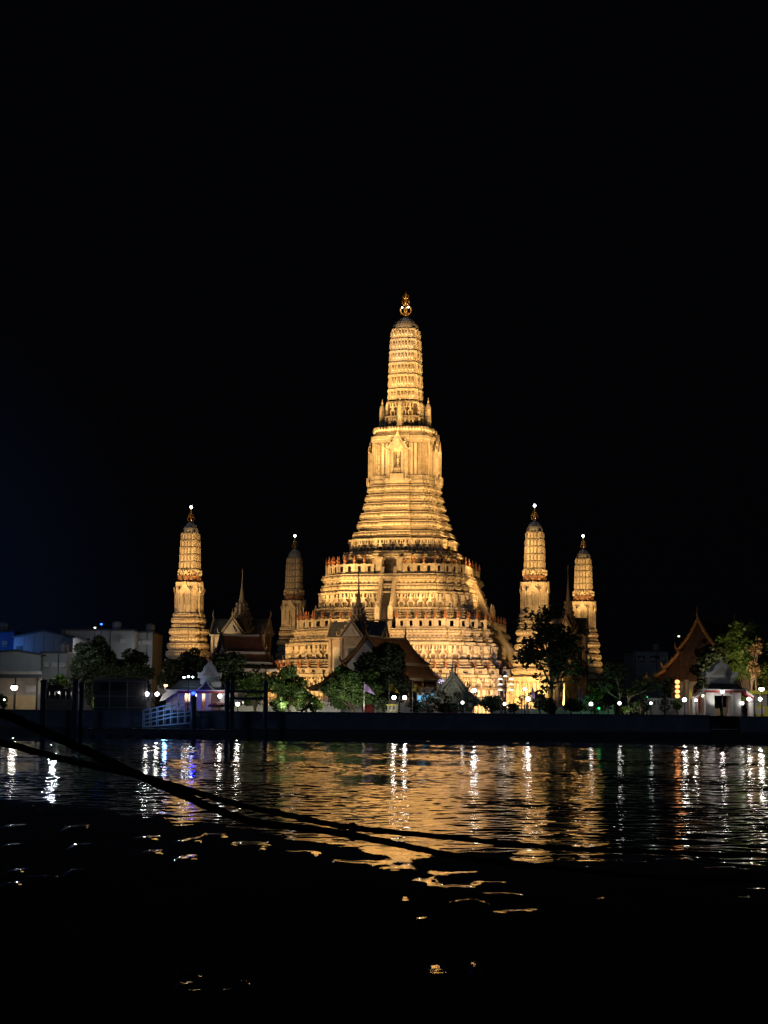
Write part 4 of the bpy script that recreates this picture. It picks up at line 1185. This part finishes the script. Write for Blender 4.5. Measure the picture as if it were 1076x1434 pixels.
# ------------------------------------------------------------------ lamps
def globe_lamp(label, px, py, Y, r=.26, m='lampwhite', group='single globe lamps along the quay', power=0, post='iron'):
    p = pt(px, py, Y); T = thing('globe_lamp', label, 'lamp', (p.x, Y, G), 0, group); z = p.z-G
    b = MB(); b.lathe([(.16,0),(.16,.12),(.07,.2),(.05,max(z-r-.12,.3)),(.12,max(z-r-.08,.35)),(.12,max(z-r+.02,.4))], 8); b.build('post', M[post], T)
    b = MB(); b.sphere((0,0,z), r, 10, 6); b.build('globe', M[m], T, smooth=True)
    if power: point((p.x, Y-.5, p.z+.1), power, (1,.93,.85), .15)
    return T
def twin_lamp(label, px0, px1, py, Y, r=.25, m='lampwhite', post='iron'):
    a, c = pt(px0, py, Y), pt(px1, py, Y); X = (a.x+c.x)/2; T = thing('twin_globe_lamp', label, 'street lamp', (X, Y, G), 0, 'twin globe lamp posts')
    z = a.z-G; h = (c.x-a.x)/2
    b = MB(); b.lathe([(.18,0),(.18,.2),(.09,.3),(.07,z+.1),(.1,z+.15),(.02,z+.4)], 8)
    b.build('post', M[post], T)
    b = MB(); b.tube([(-h,0,z-r-.02),(-h*.6,0,z-r-.2),(0,0,z-.35),(h*.6,0,z-r-.2),(h,0,z-r-.02)], .045, 6); b.build('crossarm', M[post], T)
    for sx in (-1, 1):
        q = MB(); q.sphere((sx*h,0,z), r, 10, 6); q.build('globe', M[m], T, smooth=True)
twin_lamp('twin globe lamp on a navy post above the blue lit ramp', 206, 220, 972, 243, .27, post='navy')
twin_lamp('twin globe lamp between the two yellow flags', 552, 567, 977, 243.5, .28)
twin_lamp('twin globe lamp in front of the yellow booth at the right edge', 1049, 1065, 979, 243.5, .25)
globe_lamp('globe lamp beside the right end of the white left pavilion', 308, 975, 243.5, .26)
globe_lamp('globe lamp seen between the two uprights of the mooring frame', 333, 986, 245, .27)
globe_lamp('low bollard lamp just left of the round dark bush', 648, 984, 244, .22, 'lampdim')
globe_lamp('low bollard lamp under the many armed lamp post', 707, 986, 244, .22, 'lampdim')
globe_lamp('globe lamp right of the many armed lamp post, brighter lower one', 740, 979, 244.5, .28)
globe_lamp('globe lamp right of the many armed lamp post, smaller upper one', 735, 965, 247, .22, 'lampdim')
globe_lamp('globe lamp left of the black notice board', 828, 986, 244, .27, 'lampdim')
globe_lamp('globe lamp at the foot of the tall clipped ball tree', 868, 985, 244, .24, 'lampdim')
globe_lamp('globe lamp at the left end of the crenellated white fence', 912, 985, 246.5, .2, 'lampdim')
globe_lamp('globe lamp at the right end of the crenellated white fence', 959, 980, 244, .28)
globe_lamp('globe lamp on the left gate pier of the right pavilion', 975, 981, 243.5, .17)
globe_lamp('globe lamp between right gate column and right gate pier', 1040, 985, 243.5, .24, 'lampdim')
globe_lamp('lone lamp among plants at the left frame edge', 6, 980, 246, .14, 'lampdim')
globe_lamp('small lamp under the central green tree beside the white wall', 438, 985, 246, .12, 'lampdim')

def pole_lamp(label, px, py, Y, heads, m, r, name='street_lamp', post='iron', cat='street lamp', tall=True):
    p = pt(px, py, Y); T = thing(name, label, cat, (p.x, Y, G)); z = p.z - G
    b = MB(); b.lathe([(.16,0),(.16,.15),(.08,.2),(.06,z-r-.1),(.1,z-r-.05)], 8); b.build('post', M[post], T)
    for (dx, dz) in heads:
        q = MB(); q.lathe([(r*.35,r*1.05),(r*1.15,r*.7),(r*1.2,r*.5),(r*.9,r*.45)], 8, (dx,0,z+dz)); o = q.build('lamp_hood', M['iron'], T)
        q = MB(); q.sphere((dx,0,z+dz), r, 10, 6, .8); q.build('bulb', M[m], o, smooth=True)
        if abs(dx) > .05:
            q = MB(); q.tube([(0,0,z-r-.1),(dx*.6,0,z+dz+r*.9),(dx,0,z+dz+r*1.0)], .035, 5); q.build('arm', M[post], T)
    return T
pole_lamp('bright blue white floodlight on a pole before the purple lit terrace wall', 664, 967, 244.5, [(0,0)], 'lampcool', .36, 'floodlight_pole', cat='floodlight')
pole_lamp('three headed white street lamp left of the pavilion gable', 264, 948, 244, [(-.62,-.08),(0,.05),(.6,0)], 'lampcool', .16)
pole_lamp('bright blue lamp on a navy post before the left pavilion', 271, 970.5, 242.5, [(0,0)], 'lampblue', .30, post='navy')
pole_lamp('white hanging lamp under the eave of the right gate pavilion', 1012, 968.5, 243.0, [(0,0)], 'lampwhite', .26, 'gate_lamp', cat='lamp')
pole_lamp('bright white lamp on a pole above the yellow booth at the right edge', 1067, 965, 244, [(0,0)], 'lampwhite', .36)
pole_lamp('very bright white lamp in the open shed at the left frame edge', 20, 963, 253.5, [(0,0)], 'lampwhite', .48, 'shed_lamp', cat='lamp')
pole_lamp('orange lamp among dark branches left of the pavilion', 232, 960, 249, [(0,0)], 'lampwarm', .26)
pole_lamp('small orange lamp under the broad dark tree', 151, 951, 249, [(0,0)], 'lampwarm', .18)
pole_lamp('small blue rooftop lamp above the long cream building', 142, 874, 299, [(0,0)], 'lampbluedim', .22, 'roof_lamp', cat='lamp')
pole_lamp('tiny white rooftop lamp on the long cream building', 133, 879, 299, [(0,0)], 'lampsoft', .22, 'roof_lamp', cat='lamp')
pole_lamp('tiny warm lamp on the gilded gable edge, upper left slope', 951, 891, 279, [(0,0)], 'lampsoft', .2, 'roof_lamp', cat='lamp')
pole_lamp('green garden lamp among the clipped topiary trees', 906, 976, 246.3, [(0,0)], 'lampgreen', .17, 'garden_lamp', cat='lamp')
pole_lamp('green garden lamp behind the black notice board', 838, 992, 251.5, [(0,0)], 'lampgreen', .3, 'garden_lamp', cat='lamp')

def armed_lamp():
    Y = 244.3; p = pt(708, 946, Y); T = thing('many_armed_lamp', 'dark lamp post with tiers of curved arms carrying white bowl shades', 'street lamp', (p.x, Y, G))
    b = MB(); z = p.z-G; b.lathe([(.2,0),(.2,.3),(.09,.4),(.06,z),(.02,z+.3)], 8); b.build('post', M['iron'], T)
    for py, xs in ((946, (0,)), (950, (-.78, .78)), (957.5, (-.78, .78)), (965, (-.78, .78))):
        zz = gz(708, py, Y)-G
        for k, x in enumerate(xs):
            for yy in ((0,) if len(xs) == 1 else (-.25, .25)):
                q = MB(); q.tube([(0,0,zz-.5),(x*.5,yy*.5,zz-.55),(x,yy,zz-.22)], .03, 5); a = q.build('arm', M['iron'], T)
                q = MB(); q.lathe([(.05,.0),(.2,-.02),(.28,-.14),(.27,-.2),(.05,-.19)], 10, (x+(.12 if yy > 0 else 0), yy, zz)); q.build('shade', M['lampsoft'], a, smooth=True)  # shades glow mildly in place of the light they reflect
armed_lamp()
def lantern_string():
    Y = 262; T = thing('lantern_string', 'vertical string of four glowing orange lanterns beside the gilded hall', 'lanterns', (gx(946, Y), Y, G), 0)
    zt = gz(946, 946, Y)-G
    b = MB(); b.lathe([(.1,0),(.05,.2),(.04,zt)], 6); b.tube([(0,0,zt),(.3,-.2,zt+.05),(.3,-.35,zt-.05)], .03, 5); b.build('pole', M['iron'], T)
    for py in (955, 961.5, 968.5, 975):
        z = gz(946, py, Y)-G
        q = MB(); q.lathe([(.12,-.3),(.3,-.2),(.38,0),(.3,.2),(.12,.3)], 10, (.3,-.35,z)); q.build('lantern', M['lanternred'], T, smooth=True)
lantern_string()

# ------------------------------------------------------------------ small things on the quay
def flag(label, px, py0, w, h, Y, m, lean=1):
    T = thing('flag', label, 'flag', (gx(px, Y), Y, G), 0, 'flags on poles along the quay'); z = gz(px, py0, Y)-G
    b = MB(); b.tube([(0,0,0),(0,0,z+.1)], .035, 6); b.sphere((0,0,z+.14), .07, 6, 4); b.build('pole', M['trim'], T)
    b = MB(); n, k = 8, 5; vs = []; fs = []
    for side in (0, 1):
        for i in range(n+1):
            u = i/n
            for j in range(k+1):
                v = j/k
                vs.append((lean*(.03+w*u*(.55+.45*v)), .16*math.sin(u*6+v*2)+side*.012, z-.05-h*v*(1-.15*u)-.75*h*u**1.3*.75))
    for side in (0, 1):
        o = side*(n+1)*(k+1)
        for i in range(n):
            for j in range(k):
                a = o+i*(k+1)+j; fs.append((a, a+1, a+k+2, a+k+1))
    b.add(vs, fs); b.build('cloth', M[m], T, smooth=True)
flag('yellow flag on a pole, left one beside the twin globe lamp', 545, 955, 1.45, 1.15, 243.2, 'yellow')
flag('yellow flag on a pole, right one beside the twin globe lamp', 578, 956, 1.2, 1.15, 243.4, 'yellow')
flag('purple flag in front of the central dark tree', 510, 957, 1.55, 1.1, 243.6, 'purple')
flag('drooping purple flag left of the hedge under the loose tree', 745, 962, .8, 1.5, 246, 'purple')
flag('drooping yellow flag in front of the loose tree trunk', 768, 962, .7, 1.2, 245.4, 'yellow')
flag('drooping yellow flag at the right of the loose tree trunk', 792, 962, .65, 1.2, 245.6, 'yellow')
flag('small yellow flag left of the right gate pavilion', 966, 962, .5, 1.5, 245, 'yellow')
flag('drooping purple flag under the loose tree, right side', 811, 962, .7, 1.7, 246.2, 'purple')

def boundary_wall(label, px0, px1, pyt, Y, cren=False, posts=3.0):
    x0, x1 = gx(px0, Y), gx(px1, Y); c = (x0+x1)/2; h = (x1-x0)/2
    T = thing('white_fence', label, 'fence', (c, Y, G)); z = gz((px0+px1)/2, pyt, Y)-G
    b = MB(); b.box(-h, h, 0, .3, 0, z*.62); b.build('base_wall', M['white'], T)
    b = MB(); b.box(-h, h, -.05, .35, z*.88, z); b.build('top_rail', M['white'], T)
    n = max(2, int(2*h/posts)+1)
    for i in range(n+1):
        x = -h + 2*h*i/n
        q = MB(); q.box(x-.2, x+.2, -.1, .4, .002, z+.12); q.lathe([(.22,0),(.1,.15),(.02,.5)], 6, (x,.15,z+.12)); q.build('post', M['white'], T)
    b = MB(); m = int(2*h/.45)
    for i in range(m):
        x = -h+.2+(2*h-.4)*i/max(m-1,1); b.box(x-.09, x+.09, .05, .25, z*.62+.002, z*.88-.002)
    q = b.build('balusters', M['white'], T); q['kind'] = 'stuff'
boundary_wall('crenellated white fence right of the clipped ball trees', 905, 962, 978, 249, True)
boundary_wall('low white fence behind the green trees left of the central gable', 330, 476, 983, 255)
boundary_wall('low white fence under the lit terrace wall on the right', 690, 860, 988, 258)
boundary_wall('low white fence right of the yellow booth panel between the flags', 556, 604, 984, 252)
def booth(label, px0, px1, pyt, Y, big=True):
    x0, x1 = gx(px0, Y), gx(px1, Y); c = (x0+x1)/2; h = (x1-x0)/2; z = gz(px0, pyt, Y)-G
    T = thing('yellow_booth', label, 'booth', (c, Y, G))
    b = MB(); b.box(-h, h, 0, 1.6, 0, z*.45); b.build('counter', M['yboard'], T)
    for sx in (-h+.08, 0, h-.08):
        q = MB(); q.box(sx-.07, sx+.07, -.04, .1, .002, z); q.build('post', M['yboard'] if big else M['trim'], T)
    b = MB(); b.box(-h-.1, h+.1, -.15, 1.7, z+.003, z+.5 if big else z+.12); b.build('header', M['yboard'], T)
    b = MB(); b.box(-h*.7, h*.5, -.06, -.003, z*.08, z*.36); b.build('panel', M['white'], T)
    b = MB(); b.box(-h+.02, h-.02, 1.3, 1.5, z*.452, z-.002); b.build('back_panel', M['white'], T)
booth('yellow ticket booth at the right edge behind the twin globe lamp', 1051, 1078, 972, 248)
booth('small yellow booth panel under the left yellow flag', 543, 557, 988, 246, False)
def notice_board():
    Y = 243.5; T = thing('notice_board', 'black notice board on a post seen from behind right of the loose tree', 'sign', (gx(852, Y), Y, G))
    z0, z1 = gz(852, 985, Y)-G, gz(852, 975, Y)-G
    b = MB(); b.box(-.06, .06, -.05, .05, 0, z0); b.build('post', M['iron'], T)
    b = MB(); b.box(-.75, .75, -.06, .06, z0+.002, z1); b.box(-.8, .8, -.08, .08, z1+.002, z1+.08); b.build('board', M['iron'], T)
notice_board()
def parasol():
    Y = 243.2; X = gx(305, Y); T = thing('parasol', 'dark red parasol over a white stall before the left pavilion', 'parasol', (X, Y, G)); z = gz(305, 984, Y)-G
    b = MB(); b.tube([(0,0,0),(0,0,z)], .035, 6); b.build('pole', M['trim'], T)
    b = MB(); b.lathe([(1.45,z-.62),(1.25,z-.3),(.8,z-.06),(.1,z+.06),(.02,z+.12)], 12, ribs=.05); b.build('canopy', M['umbrella'], T)
    T = thing('stall_table', 'white stall table under the dark red parasol', 'table', (X+.1, Y+.6, G))
    b = MB(); b.box(-1.2, 1.2, -.35, .35, .62, .68); b.build('table_top', M['white'], T)
    for sx in (-1.1, 1.1):
        for sy in (-.3, .3):
            q = MB(); q.box(sx-.03, sx+.03, sy-.03, sy+.03, 0, .618); q.build('leg', M['white'], T)
parasol()
def lit_doorway():
    Y = 258
    x0, x1 = gx(584, Y), gx(616, Y); c = (x0+x1)/2
    T = thing('market_stall', 'low stall with cold blue lit openings at the end of the central hall', 'stall', (c, Y, G))
    h = (x1-x0)/2; z = gz(600, 970, Y)-G
    b = MB(); b.box(-h, h, .3, 2.5, 0, z); b.build('wall', M['white'], T)
    b = MB(); b.prism([(-h-.4, z), (h+.6, z), (h*.5, z+.8), (-h*.6, z+.8)], -.8, 2.8); b.build('roof', M['tiledark'], T)
    for (a, e, q0, q1) in ((585, 592, 974, 989), (594, 600, 973, 980), (604, 613, 972, 992)):
        q = MB(); q.box(gx(a, Y)-c, gx(e, Y)-c, .2, .297, max(gz(a, q1, Y)-G, .05), gz(a, q0, Y)-G); q.build('lit_opening', M['windowblue'], T)
lit_doorway()

# mooring posts, frame, gangway, pontoon
def pile(label, px, pyt, Y, r=.3):
    T = thing('mooring_post', label, 'post', (gx(px, Y, 1000), Y, -2), 0, 'mooring posts'); z = gz(px, pyt, Y)+2
    b = MB(); b.lathe([(r,0),(r,z-.4)], 12); b.build('shaft', M['navy'], T, smooth=False)
    b = MB(); b.lathe([(r*1.15,z-.397),(r*1.15,z-.1),(r*.6,z),(.05,z+.1)], 12); b.build('cap', M['navy'], T)
pile('navy mooring post, leftmost, beside the lit shed', 60, 952, 234, .42)
pile('navy mooring post left of a pair below the broad dark tree', 105, 952, 234, .40)
pile('navy mooring post right of a pair below the broad dark tree', 114, 955, 235.5, .34)
pile('navy mooring post standing below the left pavilion, by the blue lamp', 271, 975, 235, .42)
def frame():
    Y = 235; a, c, e = gx(318, Y, 980), gx(372, Y, 980), gx(325.5, Y, 980)
    T = thing('dock_gantry', 'dark navy dock frame of tall posts joined by two beams', 'dock gantry', (a, Y, -2))
    zt = gz(345, 955, Y)+2
    for x in (0, e-a, c-a):
        q = MB(); r = .34 if x != e-a else .28; q.lathe([(r,0),(r,zt),(r*.5,zt+.2)], 10, (x,0,0)); q.build('post', M['navy'], T)
    for py in (968.5, 978.5):
        q = MB(); zz = gz(345, py, Y)+2; q.box(.35, c-a-.35, -.14, .14, zz-.16, zz+.16); q.build('beam', M['navy'], T)
    q = MB(); q.tube([(c-a,0,zt+.2),(c-a,0,gz(371, 933, Y)+2)], .09, 6); o = q.build('lamp_pole', M['navy'], T)
    zz = gz(371, 933, Y)+2
    q = MB(); q.box(c-a-.55, c-a+1.35, -.12, .12, zz, zz+.14); q.box(c-a-.7, c-a-.25, -.15, .15, zz+.145, zz+.34); q.build('lamp_arm', M['iron'], o)
frame()
def gangway():
    Y = 236; xa, xb = gx(200, Y, 1010), gx(268, Y, 1010); L = xb-xa
    z0, z1 = gz(200, 1019, Y), gz(268, 1013, Y)
    T = thing('gangway', 'metal ramp with pale handrails lit blue, leading down to the pontoon', 'gangway', (xa, Y, 0))
    b = MB(); b.loft([[(0,0,z0),(0,1.8,z0),(0,1.8,z0+.14),(0,0,z0+.14)], [(L,0,z1),(L,1.8,z1),(L,1.8,z1+.14),(L,0,z1+.14)]]); b.build('deck', M['steel'], T)
    for yy in (.03, 1.77):
        b = MB()
        for f in (.55, 1.05, 1.75, 2.35):
            b.tube([(0,yy,z0+f),(L*.58,yy,z0+(z1-z0)*.58+f+.5),(L,yy,z1+f+.55)], .075, 6)
        for i in range(8):
            x = L*i/7; zz = z0+(z1-z0)*i/7; b.tube([(x,yy,zz+.1),(x,yy,zz+2.35+.5*min(1, i/4))], .06, 6)
        b.build('handrail', M['steel'], T)
    X0, X1 = gx(120, 233, 1018), gx(345, 233, 1018)
    P = thing('pontoon', 'dark floating pontoon at the foot of the blue lit ramp', 'pontoon', ((X0+X1)/2, 233, -.3)); h = (X1-X0)/2
    b = MB(); b.box(-h, h, -2, 2.4, 0, 1.35); b.build('hull', M['navy'], P)
    b = MB(); b.box(-h-.1, h+.1, -2.1, 2.5, 1.353, 1.5); b.build('deck', M['nearblack'], P)
    for i in range(9):
        q = MB(); x = -h+2*h*(i+.5)/9; q.lathe([(.3,0),(.3,.22)], 10, (x, -2.2, .5)); q.build('fender', M['iron'], P)
    # railing shelter on the quay left of the ramp
    Y = 241; xa, xb = gx(128, Y), gx(203, Y); c = (xa+xb)/2; h = (xb-xa)/2
    S = thing('pier_shelter', 'dark open pier shelter of thin metal rails left of the blue lit ramp', 'shelter', (c, Y, G))
    zt = gz(165, 954, Y)-G; zm = gz(165, 975, Y)-G
    for i in range(4):
        q = MB(); x = -h+2*h*i/3; q.tube([(x,0,0),(x,0,zt)], .07, 6); q.build('post', M['grey'], S)
    for z in (zt, zm, .5):
        q = MB(); q.box(-h, h, -.06, .06, z-.06, z+.06); q.build('rail', M['grey'], S)
    q = MB(); q.loft([[(-h,-.1,zt+.07),(h,-.1,zt+.07),(h,2.4,zt+.5),(-h,2.4,zt+.5)], [(-h,-.1,zt+.15),(h,-.1,zt+.15),(h,2.4,zt+.58),(-h,2.4,zt+.58)]]); q.build('roof', M['darkroof'], S)
    q = MB(); q.box(-h, h, 2.2, 2.3, .01, zt+.45); q.build('back_panel', M['darkroof'], S)
gangway()
def kiosk():
    Y = 246; xa, xb = gx(64, Y), gx(104, Y); c = (xa+xb)/2; h = (xb-xa)/2; z = gz(84, 968, Y)-G
    T = thing('ticket_kiosk', 'low dark kiosk with a strip of lit gaps under its roof between navy posts', 'kiosk', (c, Y, G))
    b = MB(); b.box(-h, h, 0, 2.5, 0, z*.62); b.build('wall', M['tan'], T)
    b = MB(); b.box(-h+.1, h-.1, .6, .7, z*.80, z-.12); b.build('lit_gap', M['windowwhite'], T)
    b = MB(); b.box(-h-.3, h+.3, -.4, 2.9, z, z+.35); b.build('roof', M['darkroof'], T)
    for i in range(6):
        q = MB(); x = -h+.1+(2*h-.2)*i/5; q.box(x-.34, x+.30, .05, .5, z*.623, z-.01); q.build('post', M['iron'], T)
kiosk()

# mooring ropes close to the viewer
def rope(label, pts, r, clamp=None):
    P = [pt(a, b, d) for a, b, d in pts]
    # catmull-rom
    out = []
    for i in range(len(P)-1):
        p0, p1, p2, p3 = P[max(i-1,0)], P[i], P[i+1], P[min(i+2, len(P)-1)]
        for k in range(8):
            t = k/8
            out.append(.5*((2*p1)+(p2-p0)*t+(2*p0-5*p1+4*p2-p3)*t*t+(3*p1-p0-3*p2+p3)*t**3))
    out.append(P[-1])
    b = MB(); n = 10; rings = []
    for i, p in enumerate(out):
        d = (out[min(i+1,len(out)-1)]-out[max(i-1,0)]).normalized(); x = d.cross(Vector((0,0,1))).normalized(); y = x.cross(d)
        rings.append([p + (x*math.cos(2*math.pi*k/n+i*.9)+y*math.sin(2*math.pi*k/n+i*.9))*r*(1+.12*math.cos(3*2*math.pi*k/n)) for k in range(n)])
    c = out[0].copy()
    b.loft([[q - c for q in rr] for rr in rings])
    T = thing('mooring_rope', label, 'rope', c)
    b.build('rope_strand', M['rope'], T, smooth=True)
    if clamp:
        p = pt(*clamp) - c; b = MB(); b.tube([p+Vector((0,0,.08)), p+Vector((.01,0,0)), p-Vector((0,0,.11))], [.03,.045,.03], 8); b.build('shackle', M['iron'], T)
rope('thick black mooring rope dipping steeply from the upper left', [(-300,880,9.5),(-30,985,11.5),(100,1042,12.5),(221,1098,13.5),(343,1148,15),(445,1162,16),(535,1178,17),(640,1199,18.5),(760,1214,20.5),(1000,1232,24.5),(1400,1240,31)], .034)
rope('black mooring rope running lower across the golden reflection to the right', [(-300,960,12),(-30,1031,14),(100,1066,15),(200,1088,15.8),(331,1126,17),(400,1141,17.6),(493,1159,18.3),(640,1174,19.6),(740,1184,20.5),(850,1191,21.6),(1120,1199,24.5),(1500,1205,29)], .031, (493,1163,18.1))

# ------------------------------------------------------------------ floodlighting of the monument
def loc2(lx, ly, z):
    c, s = math.cos(MROT), math.sin(MROT)
    return (MX + lx*c - ly*s, MY + lx*s + ly*c, z)
# lower terraces from the temple yard
for x, y, tx, tz, pw in ((-31, 276, -14, 9, 20000), (-20, 274, -9, 13, 16000), (12, 272, 6, 10, 22000), (23, 270, 14, 12, 22000), (33, 284, 20, 12, 15000), (-36, 300, -16, 14, 16000)):
    spot((x, y, 4.2), (MX+tx, 300, tz), pw, 66)
# long throw lamps, unseen, set above the quay without masts
for x, y, tz, pw, an in ((-26, 252, 20, 50000, 20), (17, 250, 20, 80000, 20), (-24, 248, 46, 115000, 16), (41, 248, 46, 165000, 16), (-20, 246, 66, 145000, 15), (15, 244, 66, 205000, 15)):
    spot((x, y, 14), (MX, 311, tz), pw, an)
# unseen lamps added in mid air off the terraces, throwing steeply upwards
z2, z3 = G + mz(881, 17), G + mz(806, 13)
for lx, ly, f in ((-23, -23, 1.0), (-12, -27, 1.2), (13, -27, .7), (25, -22, 1.0), (29, -5, 1.7), (-29, -7, .7)):
    a = loc2(lx, ly, 17)
    spot(a, loc2(0, -3, 35), 24000*f, 28)
    spot(a, loc2(0, -3, 49), 32000*f, 26)
    spot(a, loc2(0, -1, 68), 85000*f, 18)
for lx in (-2.6, 2.6): spot(loc2(lx*1.6, -11.6, z3+1.0), loc2(lx, -9.5, z3+6), 500, 80)
# small towers
for i, (pw, dx, dy) in enumerate(((17000, 4, -18), (0, 0, 0), (13000, 3, -20), (15000, 12, -10))):
    if pw:
        x, y, _ = sp_loc[i]
        spot((x+dx, y+dy, 5), (x, y, 26), pw, 50)
        spot((x-dx*.6, y+dy, 5), (x, y, 26), pw*.55, 40)
        for q in (-1, 1): spot((x+q*8, y-13, G+9), (x, y, 31), 19000 if i != 3 else 21000, 26)
spot((sp_loc[1][0]-9, sp_loc[1][1]-14, 6), (sp_loc[1][0], sp_loc[1][1], 30), 10000, 34)
spot((24, 298, 9), (32, 312, 18), 1800, 50)  # unseen lamp added to turn the right spired hall a little gold
# gilded hall on the right, warm
g = pt(978, 880, 280)
spot((g.x-9, 268, 4.5), (g.x, 280, 15), 1100, 60, (1, .55, .2))
# unseen lamps added to brighten the spired halls and the roofs
spot((-21, 264, 5), (-5, 282, 13), 9000, 50, (1, .70, .42))
spot((-38, 309, 9), (-25, 317, 24), 13000, 40, (1, .72, .36))
spot((12, 247, 7), (3, 266, 11), 2600, 60, (1, .70, .45))
spot((-19, 258, 6), (-23, 273, 13), 1300, 60, (1, .72, .5))
# added cool lamp behind the small hall, standing in for the pole floodlight
p = pt(664, 967, 245)
spot((p.x-1, 266, p.z), (MX+4, 296, 6), 9000, 66, (.62, .62, 1.0))
# unseen blue and pale lights added to brighten the left bank buildings
point((gx(0, 275), 275, 13), 500, (.08, .3, 1.0), .3)
point((gx(75, 252), 252, 12), 700, (.85, .92, 1.0), .3)
point((gx(150, 285), 280, 14), 700, (.95, .95, 1.0), .3)
point((gx(204, 299), 298, 13), 260, (.85, .92, 1.0), .3)
# summit white light
spot((MX-3, MY-9, gz(570, 560, 306)), (MX, MY, gz(570, 430, MY)), 3000, 30, (1, .97, .92))
# unseen spots and a blue point added to brighten the trees and the ramp
for px, Y, z, pw, c in ((400, 244, .8, 1900, (1, .95, .70)), (352, 245, .8, 1100, (1, .95, .70)), (470, 242.5, .6, 1700, (1, .95, .75)), (520, 242, .6, 900, (1, .95, .8)), (134, 243.6, .6, 110, (1, .95, .7)), (82, 246, 2.5, 400, (.9, 1, .8)), (1052, 251, 4, 3600, (1, .62, .35)), (1030, 250, 4, 2600, (1, .9, .6)), (832, 246, .8, 420, (.3, 1, .5)), (885, 243, .5, 300, (1, .95, .7)), (270, 246, 2, 1300, (1, .95, .75)), (118, 244.5, 1.5, 700, (1, .95, .8)), (186, 246.5, 3, 500, (1, .95, .8)), (985, 246, 3, 500, (.8, 1, .6))):
    x = gx(px, Y); spot((x, Y, G+z), (x, Y+8, G+z+5), pw, 110, c, .2)
point((gx(232, 234.6), 234.4, 3.4), 110, (.22, .45, 1.0), .3)
spot((gx(1000, 241.6), 241.6, G+.4), (gx(1010, 246), 246.5, G+7), 420, 60, (1, .97, .92), .2)  # unseen spot added to brighten the right pavilion roof
